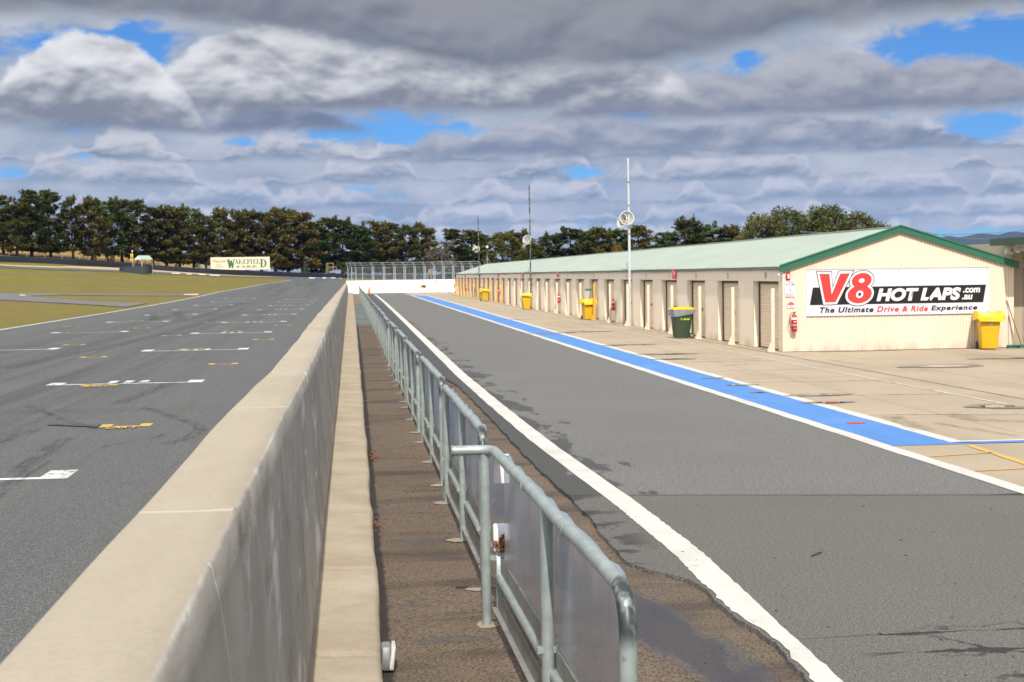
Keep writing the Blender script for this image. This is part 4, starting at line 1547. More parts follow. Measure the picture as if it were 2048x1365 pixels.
# roller doors
dm_ = MB()
zs = []
DWID = BAY * .60
A = []
nr = 26
for k in range(nr * 4 + 1):
    z = .02 + (DH - .02) * k / (nr * 4)
    o = (.0, .012, .016, .012)[k % 4]
    A.append([(-o, 0, z), (-o, DWID, z)])
dme = MB().grid(A).mesh('roller_door', M['door'])
for p_ in dme.polygons: p_.use_smooth = False
fm = MB().box(-.05, .02, -.0, .05, 0, DH).box(-.05, .02, DWID - .05, DWID, 0, DH).box(-.06, .02, .05, DWID - .05, DH - .07, DH).mesh('door_guide', M['door_frame'])
hm = MB().box(-.05, -.015, DWID * .42, DWID * .42 + .16, .98, 1.01, .004).box(-.03, -.015, DWID * .42 + .06, DWID * .42 + .10, .93, 1.05).mesh('handle', M['black'])
for k, (d0, d1) in enumerate(doors):
    d = link('roller_door', dme, g, (GX0 + dep, d0, 0))
    link('door_guide', fm, d)
    if k < 14: link('handle', hm, d)
for k in range(10):
    d0, d1 = doors[k]
    fit_text('door_number', str(k + 1), 0, .05 if k == 0 else (.10 if k < 9 else .2), 0, .17, 0, M['black'], g, offset=.01)
    o = g.children[-1] if False else [c for c in g.children if c.name.startswith('door_number')][-1]
nums = sorted([c for c in g.children if c.name.startswith('door_number')], key=lambda c: c.name)
for k, o in enumerate(nums):
    o.rotation_euler = (0, 0, rad(-90))
    o.location = (GX0 - .03, (doors[k][0] + doors[k][1]) / 2, 2.12)
for k in (0, 1, 2, 3):
    pass
# small flood lamp under the gutter corner
MB().box(GX0 - .14, GX0 - .02, GY0 + .01, GY0 + .12, 2.16, 2.25, .01).build('eave_lamp', M['pole'], g, 40)

# ------------------------------------------------------------------ protective posts in front of the piers
pm_v = []
def post_mesh(m):
    b = MB()
    b.tube([(0, 0, 0), (0, 0, 1.80), (0, 0, 1.83)], .058, 14, radii=[.058, .058, .05])
    b.prism([(-.17, 0), (-.055, 0), (-.055, .30), (-.075, .26), (-.14, .07), (-.17, .05)], .10, Matrix.Translation((0, -.05, 0)))
    b.box(-.09, .09, -.09, .09, 0, .012)
    return b.mesh('guard_post', m, 40)
PMC, PMY = post_mesh(M['post_cream']), post_mesh(M['post_yellow'])
for k in range(NB):
    yl = k >= 17 or k == 7
    o = link('guard_post', PMY if yl else PMC, None, (12.06, Y1ST + BAY * k, .004))
    if k == 7: lab = 'lone yellow guard post among the cream ones, eighth from the near gable'
    elif yl: lab = 'yellow guard post before the garage doors, %s from the far end' % ordinal(NB - k)
    elif k == 0: lab = 'cream guard post nearest the gable corner of the garage block'
    else: lab = 'cream guard post before the garage doors, %s from the near gable' % ordinal(k + 1)
    tag(o, lab, 'guard post', 'guard posts along the garage doors')

# ------------------------------------------------------------------ sign on the gable
SX0, SX1, SZ0, SZ1 = 12.975, 18.455, 1.02, 2.345
SY = GY0 - .045
sg = thing('advertising_sign', ((SX0 + SX1) / 2, SY, SZ0), 'wide white V8 HOT LAPS sign on the cream gable wall', 'sign')


def sx(px): return (SX0 + (SX1 - SX0) * (px - 58) / (1938 - 58)) - (SX0 + SX1) / 2


def sz(px, py):
    # the sign in the photo enlargement is tilted by the camera roll
    top = 58 - (px - 58) * (58 - 30) / 1880
    bot = 528 - (px - 58) * (528 - 495) / 1880
    return (SZ1 - (SZ1 - SZ0) * (py - top) / (bot - top)) - SZ0


W_, Hh = (SX1 - SX0) / 2, SZ1 - SZ0
MB().box(-W_, -.003, -.006, .02, 0, Hh).box(.003, W_, -.006, .02, 0, Hh).build('board', M['sign_white'], sg)
def sq(pts, d): return [(sx(a), d, sz(a, b)) for a, b in pts]
MB().poly(sq([(90, 415), (122, 236), (1902, 204), (1872, 384)][::1], -.009)[::-1]).build('black_band', M['sign_black'], sg)
MB().box(-W_ - .004, W_ + .004, -.012, .02, Hh, Hh + .012).build('top_edge_trim', M['silver'], sg)


scr = MB()
for xx in np.linspace(-W_ + .06, W_ - .06, 7):
    for zz in (.05, Hh - .05):
        scr.lathe([(.0, 0), (.016, 0), (.012, .006), (.0, .008)], 8, Matrix.Translation((xx, -.006, zz)) @ Matrix.Rotation(rad(90), 4, 'X'), cap=False)
scr.build('screw', M['galv_dull'], sg)


def Vpoly(grow):
    # slanted V outline from the photo; grow widens every edge
    P = [(188, 96), (290, 96), (312, 305), (400, 92), (500, 90), (352, 384), (245, 388)]
    pts = [Vector((sx(a), 0, sz(a, b))) for a, b in P]
    n = len(pts)
    ar = sum(pts[i].x * pts[(i + 1) % n].z - pts[(i + 1) % n].x * pts[i].z for i in range(n))
    out = []
    for i in range(n):
        a, b, c = pts[i - 1], pts[i], pts[(i + 1) % n]
        e1, e2 = (b - a).normalized(), (c - b).normalized()
        s = 1 if ar < 0 else -1
        n1 = Vector((-e1.z * s, 0, e1.x * s)); n2 = Vector((-e2.z * s, 0, e2.x * s))
        bis = (n1 + n2).normalized()
        k = grow / max(.35, bis.dot(n1))
        out.append(b + bis * k)
    return out


def ring8(cx, cz, rx, rz_, ix, iz, y, grow, sh=.18):
    """thick slanted ring"""
    o, i = [], []
    for k in range(48):
        a = 2 * math.pi * k / 48
        zo, zi = math.sin(a) * (rz_ + grow), math.sin(a) * max(.004, iz - grow)
        o.append((cx + math.cos(a) * (rx + grow) + zo * sh, y, cz + zo))
        i.append((cx + math.cos(a) * max(.004, ix - grow) + zi * sh, y, cz + zi))
    return o, i


def eight(mb, y, grow):
    cx1, cz1 = sx(618), sz(618, 165)
    cx2, cz2 = sx(597), sz(597, 304)
    for cx, cz, rx, rz_, ix, iz in ((cx1, cz1, .295, .222, .085, .062), (cx2, cz2, .36, .262, .105, .108)):
        o, i = ring8(cx, cz, rx, rz_, ix, iz, y - (.0004 if cz < .7 else 0), grow)
        n0 = len(mb.v); mb.v += o + i
        for k in range(48):
            j = (k + 1) % 48
            mb.f.append((n0 + k, n0 + j, n0 + 48 + j, n0 + 48 + k)[::-1])
for nm, m, gr, yy in (('outline', 'sign_black', .080, -.0115), ('outline', 'white', .058, -.0135), ('red_lettering', 'sign_red', 0.0, -.0160)):
    b = MB()
    b.poly([(p.x, yy - (.0002 if nm == 'red_lettering' else .0), p.z) for p in Vpoly(gr)])
    eight(b, yy - .0007, gr)
    b.build(nm, M[m], sg)


def st(s, x0, x1, y0, y1, m, shear, off, nm='lettering', y=-.0125, space=1.0):
    cxm = (x0 + x1) / 2
    z1, z0 = sz(cxm, y0), sz(cxm, y1)
    return fit_text(nm, s, sx(x0), sx(x1), z0, z1, y, m, sg, shear, off, space)
st('HOT LAPS', 770, 1640, 238, 368, M['white'], .22, .052)
st('.com', 1662, 1840, 236, 286, M['white'], .2, .03)
st('.au', 1650, 1762, 306, 356, M['white'], .2, .03)
st('The Ultimate', 190, 738, 432, 490, M['sign_black'], .22, .034, space=1.16)
st('Drive & Ride', 774, 1298, 422, 480, M['sign_red'], .22, .034, space=1.16)
st('Experience', 1330, 1810, 414, 478, M['sign_black'], .22, .034, space=1.16)

# small wall signs on the gable corner
def gx(px, z=1.5): return PD(px, 600, GY0 - .03).x
def gz(px, py): return PD(px, py, GY0 - .03).z
s1 = thing('location_sign', (gx(1574), GY0 - .02, gz(1574, 552)), 'angled red extinguisher location sign at top of gable corner', 'sign')
b = MB(); b.quad((-.045, -.10, -.13), (.0, 0, -.13), (.0, 0, .10), (-.045, -.10, .10)); b.quad((0, 0, -.13), (.075, -.07, -.13), (.075, -.07, .10), (0, 0, .10))
b.build('red_panel', M['red'], s1)
MB().quad((.012, -.02, -.08), (.062, -.066, -.08), (.062, -.066, .05), (.012, -.02, .05)).build('pale_symbol', M['white'], s1)
s2 = thing('speed_sign', (gx(1580.3), GY0 - .03, gz(1580, 594)), 'white STOP sign with the number 5 on the gable corner', 'sign')
w2, h2 = gx(1590.5) - gx(1570), gz(1580, 562) - gz(1580, 594)
MB().box(-w2 / 2, w2 / 2, -.004, .012, 0, h2).build('board', M['white'], s2)
fit_text('blue_heading', 'Wakefield', -w2 * .36, w2 * .36, h2 * .89, h2 * .97, -.006, M['sign_blue'], s2, offset=.02)
fit_text('lettering', 'STOP!', -w2 * .43, w2 * .43, h2 * .66, h2 * .84, -.006, M['sign_black'], s2, offset=.012)
fit_text('lettering', '5', -w2 * .1, w2 * .1, h2 * .29, h2 * .51, -.006, M['sign_black'], s2)
b = MB()
for z in (.57, .22, .19): b.box(-w2 * .42, w2 * .42, -.0065, -.005, h2 * z, h2 * (z + .012))
for r_ in range(3):
    x = -w2 * .44
    rn = random.Random(r_)
    while x < w2 * .40:
        l = rn.uniform(.02, .07); b.box(x, min(x + l, w2 * .44), -.0065, -.005, h2 * (.03 + .055 * r_), h2 * (.06 + .055 * r_)); x += l + .015
b.build('small_print', M['galv_dull'], s2)
s3 = thing('extinguisher_sign', (gx(1582), GY0 - .03, gz(1582, 611)), 'small round-topped red and white sign above the gable extinguisher', 'sign')
arcp = [(.10 * math.cos(a), .10 * math.sin(a)) for a in np.linspace(0, math.pi, 18)]
MB().box(-.105, .105, -.003, .01, -.07, .11).build('board', M['white'], s3)
MB().poly([(x, -.005, z) for x, z in arcp][::1]).build('red_arch', M['pink'], s3)
MB().box(-.06, .05, -.006, -.004, -.045, -.025).build('red_print', M['pink'], s3)


# ------------------------------------------------------------------ fire extinguishers
def extinguisher(loc, label, rz_, first=[None], lod=0):
    if first[0] is None:
        t = thing('fire_extinguisher', loc, label, 'fire extinguisher', rz_, 'fire extinguishers hung on the garage block')
        MB().lathe([(.0, 0), (.07, .0), (.082, .012), (.083, .40), (.078, .44), (.055, .475), (.025, .495), (.02, .51)], 18).build('cylinder', M['red'], t, 50)
        MB().lathe([(.0845, .345), (.0845, .405)], 18, cap=False).build('white_band', M['white'], t, 60)
        MB().lathe([(.0845, .165), (.0845, .215)], 18, cap=False).build('silver_band', M['silver'], t, 60)
        b = MB()
        for k in range(6): b.box(-.04 + .014 * k, -.03 + .014 * k, -.0865, -.084, .27, .295)
        b.box(-.045, .035, -.086, -.084, .09, .10)
        b.build('label_print', M['white'], t)
        b = MB().lathe([(.018, .50), (.022, .53), (.012, .545)], 10)
        b.box(-.015, .06, -.008, .008, .545, .56); b.tube([(-.01, 0, .55), (.05, -.01, .585)], .007, 6)
        b.build('valve', M['black'], t, 40)
        MB().tube([(-.015, -.02, .53), (-.07, -.02, .545), (-.125, -.02, .48), (-.145, -.02, .34), (-.13, -.03, .2), (-.105, -.04, .10)], .012, 8).build('hose', M['black'], t, 60)
        MB().box(-.03, .03, .08, .16, .42, .46).box(-.02, .02, .14, .16, .2, .5).build('bracket', M['galv_dull'], t)
        first[0] = t
        return t
    t = copy_tree(first[0])
    t.location = loc; t.rotation_euler = (0, 0, rz_)
    t['label'] = label
    return t


extinguisher((gx(1585.5), GY0 - .15, gz(1585, 663.5)), 'red fire extinguisher with hose hanging on the gable wall', 0)


def face_at(px, py, xx):
    """point on the pit face (plane x = xx) under a photo pixel"""
    d = ray(px, py)
    return CAMLOC + d * (xx / d.x)


EXT = [(1354, 643, 'red fire extinguisher half hidden behind the green wheelie bin'), (1226.5, 621.5, 'red fire extinguisher between the lone yellow post and the green bin'),
       (1118, 606.5, 'pale red fire extinguisher two doors beyond the bin with a broom'), (998, 590.5, 'red fire extinguisher just right of the yellow bin amid yellow posts'),
       (961, 585.5, 'red fire extinguisher just left of the yellow bin amid yellow posts'), (932, 582.5, 'red fire extinguisher fifth post from the far garage end'),
       (909.5, 577.5, 'farthest red fire extinguisher at the far garage corner')]
for px, py, lab in EXT:
    p = face_at(px, py, GX0 - .14)
    extinguisher((p.x, p.y, p.z), lab, rad(-90) if px > 1000 else rad(-60))
# their red location signs above
first = None
for i, (px, py, lab) in enumerate([(1352, 549, 'red location sign under the gutter above the green bin'), (1117.5, 549, 'red location sign under the gutter left of the tallest pole'),
                                   (1046.5, 550, 'red location sign under the gutter left of the middle pole'), (997.5, 550, 'red location sign high over the yellow bin at right'),
                                   (960, 550.5, 'red location sign under the gutter by the farthest pole'), (931.5, 550.5, 'farthest red location sign under the garage gutter')]):
    p = face_at(px, py, GX0 - .02)
    if first is None:
        first = thing('location_sign', p, lab, 'sign', 0, 'red location signs under the gutter')
        b = MB(); b.quad((0, -.02, -.17), (0, -.02, .17), (-.13, -.17, .17), (-.13, -.17, -.17)); b.quad((0, .02, -.17), (-.13, .17, -.17), (-.13, .17, .17), (0, .02, .17))
        b.quad((0, -.022, -.17), (-.13, -.172, -.17), (-.13, -.172, .17), (0, -.022, .17))
        b.build('red_panel', M['pink'], first)
        MB().quad((-.04, -.069, -.02), (-.09, -.127, -.02), (-.09, -.127, .11), (-.04, -.069, .11)).build('pale_symbol', M['white'], first)
    else:
        c = copy_tree(first); c.location = p; c['label'] = lab


# ------------------------------------------------------------------ wheelie bins
def rrect(hx, hy, r, z, n=4):
    out = []
    for cx, cy, a0 in ((hx - r, hy - r, 0), (-hx + r, hy - r, 90), (-hx + r, -hy + r, 180), (hx - r, -hy + r, 270)):
        for k in range(n + 1):
            a = rad(a0 + 90 * k / n)
            out.append((cx + r * math.cos(a), cy + r * math.sin(a), z))
    return out


def loft(rings, cap0=True, cap1=True):
    mb = MB()
    n = len(rings[0])
    for r in rings: mb.v += r
    for i in range(len(rings) - 1):
        for k in range(n):
            a, b = i * n + k, i * n + (k + 1) % n
            mb.f.append((a, b, b + n, a + n))
    if cap0: mb.f.append(tuple(range(n - 1, -1, -1)))
    if cap1: mb.f.append(tuple((len(rings) - 1) * n + k for k in range(n)))
    return mb


def wheelie(loc, rotz, label, body, lid=None, bag=None, group='wheelie bins by the garages', sc=1.0, clear=False):
    """front of the bin faces local -y, wheels at +y"""
    t = thing('wheelie_bin', loc, label, 'wheelie bin', rotz, group)
    t.scale = (sc, sc, sc)
    def sh(ring, dy): return [(x, y + dy, z) for x, y, z in ring]
    rings = [sh(rrect(.205, .225, .04, .03), -.02), sh(rrect(.21, .235, .05, .06), -.02), sh(rrect(.275, .33, .05, .92), 0), sh(rrect(.295, .36, .05, .925), 0), sh(rrect(.295, .36, .05, .985), 0)]
    loft(rings, True, lid is None and bag is None).build('body', M[body], t, 35)
    for s in (-1, 1):
        mt = Matrix.Translation((s * .25, .27, .10)) @ Matrix.Rotation(rad(90), 4, 'Y')
        w = MB().lathe([(.03, -.025), (.085, -.025), (.10, -.015), (.10, .015), (.085, .025), (.03, .025)], 20, mt).build('wheel', M['rubber'], t, 40)
        MB().lathe([(.0, -.028), (.055, -.028), (.055, .028), (.0, .028)], 14, mt, cap=False).build('hub', M['galv_dull'], w, 40)
    MB().tube([(-.24, .27, .10), (.24, .27, .10)], .012, 6).build('axle', M['galv_dull'], t)
    MB().tube([(-.2, .36, .94), (-.2, .42, .97), (.2, .42, .97), (.2, .36, .94)], .014, 6).build('handle', M[body], t)
    if lid:
        lr = [sh(rrect(.31, .39, .06, .985), .01), sh(rrect(.315, .40, .06, .995), .01), sh(rrect(.31, .39, .06, 1.02), .01), sh(rrect(.25, .30, .08, 1.065), .02), sh(rrect(.12, .16, .08, 1.085), .03)]
        loft(lr).build('lid', M[lid], t, 50)
    if bag:
        rn = random.Random(int(loc[1] * 10))
        R = []
        for j, (gx_, z) in enumerate(((-.03, .90), (.0, 1.0), (.022, 1.012), (.045, .97), (.06, .88), (.065, .80))):
            ring = rrect(.295 + gx_, .36 + gx_, .06, z, 5)
            q = []
            for k, (x, y, zz) in enumerate(ring):
                wv = 1 + .035 * math.sin(k * 2.4 + j) * (j > 2)
                dz = (.05 * math.sin(k * .9 + loc[1]) + .03 * rn.uniform(-1, 1)) * (j > 2) * (j - 2) / 3
                q.append((x * wv, y * wv, zz + dz + .02 * math.sin(k * .55 + loc[1]) * (j > 0)))
            R.append(q)
        loft(R, False, False).build('liner_bag', M[bag], t, 60)
        MB().poly(rrect(.25, .31, .05, .90)).build('bag_inside', M[bag], t)
    if clear:
        R = []
        for j, (gx_, z) in enumerate(((.008, .985), (.02, .95), (.03, .86), (.02, .76))):
            ring = rrect(.295 + gx_, .36 + gx_, .06, z, 5)
            R.append([(x * (1 + .02 * math.sin(k * 2.1 + j)), y, zz + (.12 * (y + .36) * (j > 1)) + .015 * math.sin(k * 1.3)) for k, (x, y, zz) in enumerate(ring)])
        loft(R, False, False).build('clear_bag', M['panel'], t, 60)
    return t


def gp_(px, py):
    p = PZ(px, py, .004)
    return (p.x, p.y, .004)


p = gp_(1364, 677.5)
wheelie((p[0] + .06, p[1] + .3, .004), rad(-82), 'green wheelie bin with yellow lid and clear bag beside a garage door', 'bin_green', lid='lid_yellow', sc=1.02, clear=True)
gb = [o for o in COL.objects if o.name.startswith('wheelie_bin')][0]
pr = MB()
rn = random.Random(4)
for k in range(8):
    if k == 1: continue
    y0 = -.13 + .041 * k
    pr.box(.2705, .2735, y0, y0 + .034, .63, .70 - .012 * (k % 3))
pr.build('worn_lime_print', M['lime'], gb)
gb.children[-1].rotation_euler = (0, 0, 0)
for px, py, rz_, lab in ((1178, 640, 8, 'yellow wheelie bin with bag and green broom beside the lone yellow post'), (1055, 619.5, -10, 'yellow wheelie bin with bag and black broom handle by cream posts'),
                         (969.5, 602.5, 14, 'farthest yellow wheelie bin with bag standing before yellow posts')):
    p = gp_(px, py)
    wheelie((p[0], p[1] + .25, .004), rad(rz_), lab, 'bin_yellow', bag='bag_yellow', sc=1.03)
p = gp_(1988, 700)
yb = wheelie((p[0] + .0, GY0 - .58, .004), rad(-14), 'yellow wheelie bin with draped yellow bag against the gable wall', 'bin_yellow', bag='bag_yellow', sc=1.06)
bl = MB().lathe([(.0, .0), (.035, .0), (.04, .006), (.03, .014), (.0, .016)], 16, Matrix.Translation((.02, -.315, .70)) @ Matrix.Rotation(rad(90), 4, 'X'), cap=False)
bl.build('lock_badge', M['silver'], yb, 50)


# ------------------------------------------------------------------ brooms
def broom(base, top, label, m_head='teal', m_h='broom_handle', w=.45, flip=False, name='broom', yaw=0.0):
    base, top = Vector(base), Vector(top)
    t = thing(name, base, label, 'broom', 0, 'brooms by the garages')
    d = top - base
    MB().tube([(0, 0, 0), d], .013, 8).build('handle', M[m_h], t, 60)
    hp = d if flip else Vector((0, 0, 0))
    b = MB()
    c, s = math.cos(yaw), math.sin(yaw)
    mt = Matrix.Translation(hp) @ Matrix.Rotation(yaw, 4, 'Z')
    b.box(-w / 2, w / 2, -.03, .03, -.012, .03, .008, mt)
    b.build('head', M[m_head], t, 40)
    br = MB()
    rn = random.Random(int(base.y * 7))
    z0, z1 = (.028, .085) if flip else (-.012, -.07)
    for k in range(60):
        x, y = -w / 2 + w * (k + .5) / 60, rn.uniform(-.025, .025)
        br.tube([mt @ Vector((x, y, z0)), mt @ Vector((x + rn.uniform(-.015, .015), y + rn.uniform(-.02, .02), z1 + rn.uniform(-.01, .01)))], .005, 4)
    br.build('bristles', M[m_head], t)
    return t


bp = [o for o in COL.objects if o.name.startswith('wheelie_bin')]
b1 = bp[1].location
broom((b1.x + .05, b1.y + .05, .35), (b1.x + .13, b1.y + .02, 1.47), 'green headed broom standing head up in a yellow bin', flip=True, m_h='black', w=.52, yaw=-.15)
b2 = bp[2].location
broom((b2.x + .18, b2.y + .05, .5), (b2.x + .30, b2.y, 1.62), 'black broom standing handle and head up in the second yellow bin', flip=True, m_head='black', m_h='black', w=.16, yaw=1.0)
q1, q2 = PD(2013, 600.5, GY0 - .03), PD(2035, 692, GY0 - .34)
broom((q2.x + .12, q2.y, .075), q1, 'brown handled broom leaning on the gable, the taller of two', yaw=.06, w=.5)
q1, q2 = PD(2017, 633, GY0 - .03), PD(2024, 693, GY0 - .30)
broom((q2.x, q2.y - .1, .075), q1, 'shorter green headed broom leaning on the gable beside the yellow bin', yaw=-.04, w=.42)

# ------------------------------------------------------------------ neighbouring garage at the right edge
nbx = 19.30
nb_ = thing('neighbouring_garage', (nbx, GY0 + .3, 0), 'beige garage at the right edge with dark open doorway and green canopy', 'garage')
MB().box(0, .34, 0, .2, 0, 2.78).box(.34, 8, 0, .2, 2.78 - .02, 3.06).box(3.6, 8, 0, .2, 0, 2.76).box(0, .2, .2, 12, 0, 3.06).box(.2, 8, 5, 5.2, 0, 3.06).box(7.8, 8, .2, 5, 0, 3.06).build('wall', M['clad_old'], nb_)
MB().box(-.42, 8.6, -1.75, .45, 3.10, 3.16).build('canopy_roof', M['gutter'], nb_)
MB().box(-.44, 8.6, -1.80, -1.74, 2.98, 3.19).box(-.46, -.40, -1.74, .45, 2.98, 3.19).build('fascia', M['dark_trim'], nb_)
MB().box(.34, .42, -.01, .08, 0, 2.76).box(.50, .53, .02, .06, 0, 2.76).build('door_frame', M['galv_dull'], nb_)
MB().quad((.42, .12, 0), (3.6, .12, 0), (3.6, .12, 2.76), (.42, .12, 2.76)).build('doorway_shade', M['black'], nb_)  # black sheet stands in for the unlit inside of the doorway
sb = thing('garage_sign', (nbx + .05, GY0 + .27, 2.80), 'small pale sign board under the green canopy at the right edge', 'sign')
MB().box(0, 3.0, -.02, .02, 0, .25).build('board', M['sign_white'], sb)
fit_text('lettering', 'Jim', .09, .27, .08, .18, -.024, M['galv_dull'], sb, .15, .01)
fit_text('red_lettering', 'V8', .30, .46, .06, .21, -.024, M['pink'], sb, .15, .03)
fl = thing('flood_lamp', (nbx - .06, GY0 + .18, 2.72), 'white flood lamp box under the green canopy corner', 'lamp')
MB().box(-.19, .03, -.06, .08, 0, .26, .02).build('housing', M['horn'], fl, 40)
MB().box(-.06, .02, -.068, -.058, .06, .2).build('lens', M['glass_lamp'], fl)
MB().box(-.02, .10, -.02, .02, .255, .30).build('bracket', M['galv_dull'], fl)


# ------------------------------------------------------------------ loudspeaker poles
def horn_mb(M4):
    a = MB().lathe([(.30, 0), (.315, .0), (.32, .015), (.22, .10), (.14, .20), (.08, .30), (.065, .34), (.065, .42), (.0, .43)], 22, M4, cap=False)
    a2 = MB().lathe([(.30, .004), (.20, .11), (.125, .20), (.07, .29), (.0, .30)], 22, M4, cap=False)
    a2.f = [tuple(reversed(f)) for f in a2.f]
    core = MB().lathe([(.0, .05), (.045, .06), (.06, .12), (.05, .28)], 14, M4, cap=False)
    return a, a2, core


def speaker_pole(k, px, ytop, horns, label, r, white):
    yb_ = Y1ST + BAY * k + .10
    x = 12.17
    top = HC + (553 - .014 * (px - 700) - ytop) * yb_ / FPX
    t = thing('speaker_pole', (x, yb_, .004), label, 'speaker pole', 0, 'loudspeaker poles along the garages')
    MB().tube([(0, 0, 0), (0, 0, top * .5), (-.02, 0, top)], r, 10, radii=[r, r * .95, r * .7]).build('pole', M['pole'] if white else M['galv'], t, 60)
    b = MB()
    for z in (top * .55, top * .72, top * .86): b.tube([(-.01, 0, z - .03), (-.01, 0, z + .03)], r + .015, 8)
    b.build('pole_clamp', M['galv_dull'], t, 60)
    MB().tube([(-.02, .0, 2.55), (-.25, -.02, 2.50), (-.38, 0, 2.44)], .022, 6).tube([(-.10, 0, 2.52), (-.12, 0, 2.75)], .02, 6).build('stay_bracket', M['galv_dull'], t)
    for (dx, dz, yaw, pitch) in horns:
        mt = Matrix.Translation((dx, -.18, dz)) @ Matrix.Rotation(rad(yaw), 4, 'Z') @ Matrix.Rotation(rad(-90 + pitch), 4, 'X')
        a, a2, c = horn_mb(mt)
        h = a.build('horn', M['horn'], t, 60)
        a2.build('throat', M['throat'], h, 60)
        c.build('driver', M['horn_core'], h, 60)
        MB().tube([(0, 0, dz + .02), mt @ Vector((0, 0, .33))], .018, 6).build('horn_bracket', M['galv_dull'], t)
    return x, yb_, top


P1 = speaker_pole(5, 1254, 315, [(-.13, 4.72, -6, -14), (-.36, 4.60, -62, -16)], 'tallest looking white pole with two white horn speakers, nearest of the three', .062, True)
P2 = speaker_pole(13, 1057.5, 370, [(-.25, 4.68, -30, -22), (-.34, 4.52, -68, -20)], 'thin grey pole with white horn speakers, middle of the three', .05, False)
P3 = speaker_pole(22, 956, 432, [(-.20, 4.74, -35, -20), (-.5, 4.9, -80, -10)], 'farthest thin grey pole with white horn speakers', .05, False)


def cable(a, b, sag, label, r=.012, n=24):
    a, b = Vector(a), Vector(b)
    pts = []
    for k in range(n + 1):
        s = k / n
        p = a.lerp(b, s)
        p.z -= sag * 4 * s * (1 - s)
        pts.append(p - a)
    o = MB().tube(pts, r, 5).build('overhead_cable', M['wire'])
    o.location = a
    return tag(o, label, 'cable', 'overhead cables')


cable((P1[0] - .02, P1[1], P1[2] - .05), (P2[0] - .02, P2[1], P2[2] - .1), 1.7, 'thin sagging cable between the nearest and middle speaker poles', .005)
cable((GXR + .3, GY0 + 10, ZR + .25), tuple(PD(2110, 455, 75)), .25, 'upper dark cable running right from the garage ridge', .014)
cable((GXR + .2, GY0 + .4, ZR + .12), (20.2, GY0 + 3.2, 3.25), .12, 'lower dark cable from the gable peak to the next garage', .010)
ra = thing('roof_antenna', (GXR, GY1 - 2.0, rz(GXR)), 'small white ball antenna on tripod at far end of the ridge', 'antenna')
MB().tube([(0, 0, 0), (0, 0, 1.85)], .035, 6).build('mast', M['galv'], ra, 60)
MB().tube([(0, 0, .7), (.5, 0, 0)], .025, 5).tube([(0, 0, .7), (-.45, 0, -.1)], .025, 5).tube([(0, 0, .7), (0, -.5, 0)], .025, 5).build('tripod_legs', M['galv_dull'], ra)
MB().lathe([(.0, 1.78), (.12, 1.84), (.16, 1.95), (.12, 2.06), (.0, 2.12)], 12, cap=False).build('ball', M['white'], ra, 60)

# ------------------------------------------------------------------ white barrier and debris fence at the far end
WY = 196.0
fw = thing('white_barrier', (0, WY, 0), 'white painted concrete barrier across the far end of pit lane', 'barrier')
xe0, xe1 = -.55, 30.0
prof = [(-.75, -.05), (-.72, .16), (-.38, .52), (-.22, 1.70), (.12, 1.74), (.2, 0)]
rows = []
for x in np.linspace(xe0, xe1, 80):
    rows.append([(x, d + .01 * math.sin(x * 2.2), z + .012 * math.sin(x * 1.3) * (z > 1)) for d, z in prof])
wbm = MB().grid([list(r) for r in rows])
wbm.f.append(tuple(range(len(prof))))
wbm.build('barrier_wall', M['white_wall'], fw, 30)
df_ = thing('debris_fence', (0, WY, 0), 'tall grey debris fence with cranked posts on the white barrier', 'fence')
pxs = [(696, 0), (703.5, 0), (712, 0), (725, 0), (744, 1), (766, 1), (787, 1), (807, 1), (827, 1), (847, 1), (866, 1), (885, 1), (904, 1), (923, 1), (941, 1), (959, 1)]
base_z, zk, zt_ = 1.72, 3.55, 4.15
xs = []
for px, dbl in pxs:
    X = (px - 700) / FPX * WY
    xs.append(X)
    for k in range(1 + dbl):
        xx = X + .20 * k
        MB().box(xx - .05, xx + .05, -.02, .10, base_z - .8, zk).prism([(xx - .05, 0), (xx + .05, 0), (xx + .05, .1), (xx - .05, .1)], .01).tube([(xx, .04, zk), (xx - .30, -.35, zt_)], .055, 6).build('fence_post', M['steel_far'], df_)
b = MB()
for z in (zk - .05, 2.6): b.tube([(xs[0], .04, z), (xs[-1], .04, z)], .022, 5)
b.tube([(xs[0] - .3, -.33, zt_), (xs[-1] - .3, -.33, zt_)], .028, 5)
b.tube([(xs[0] - .15, -.15, (zk + zt_) / 2), (xs[-1] - .15, -.15, (zk + zt_) / 2)], .02, 5)
b.build('cable_rail', M['steel_far'], df_)
MB().quad((xs[0], .06, base_z), (xs[-1], .06, base_z), (xs[-1], .06, zk), (xs[0], .06, zk)).quad((xs[0], .06, zk), (xs[-1], .06, zk), (xs[-1] - .3, -.33, zt_), (xs[0] - .3, -.33, zt_)).build('wire_mesh', M['debris_mesh'], df_)

def fz(px, py, yy): return PD(px, py, yy)
ns = thing('notice_sign', (fz(871.5, 571, 190).x, 190, 0), 'white notice sign with a red circle before the white barrier', 'sign')
zb, zt2 = fz(871, 569.8, 190).z, fz(871, 559.4, 190).z
ww = .50
MB().box(-ww, ww, -.02, .02, zb, zt2).build('board', M['white'], ns)
MB().tube([(-.35, .04, 0), (-.35, .04, zb + .1)], .03, 6).tube([(.35, .04, 0), (.35, .04, zb + .1)], .03, 6).build('sign_leg', M['galv'], ns)
b = MB()
R0, R1, cz = .17, .115, zb + (zt2 - zb) * .58
for k in range(24):
    a0, a1 = 6.2832 * k / 24, 6.2832 * (k + 1) / 24
    b.quad((R0 * math.cos(a0), -.024, cz + R0 * math.sin(a0)), (R0 * math.cos(a1), -.024, cz + R0 * math.sin(a1)), (R1 * math.cos(a1), -.024, cz + R1 * math.sin(a1)), (R1 * math.cos(a0), -.024, cz + R1 * math.sin(a0)))
b.box(-.10, .10, -.026, -.023, cz - .025, cz + .025)
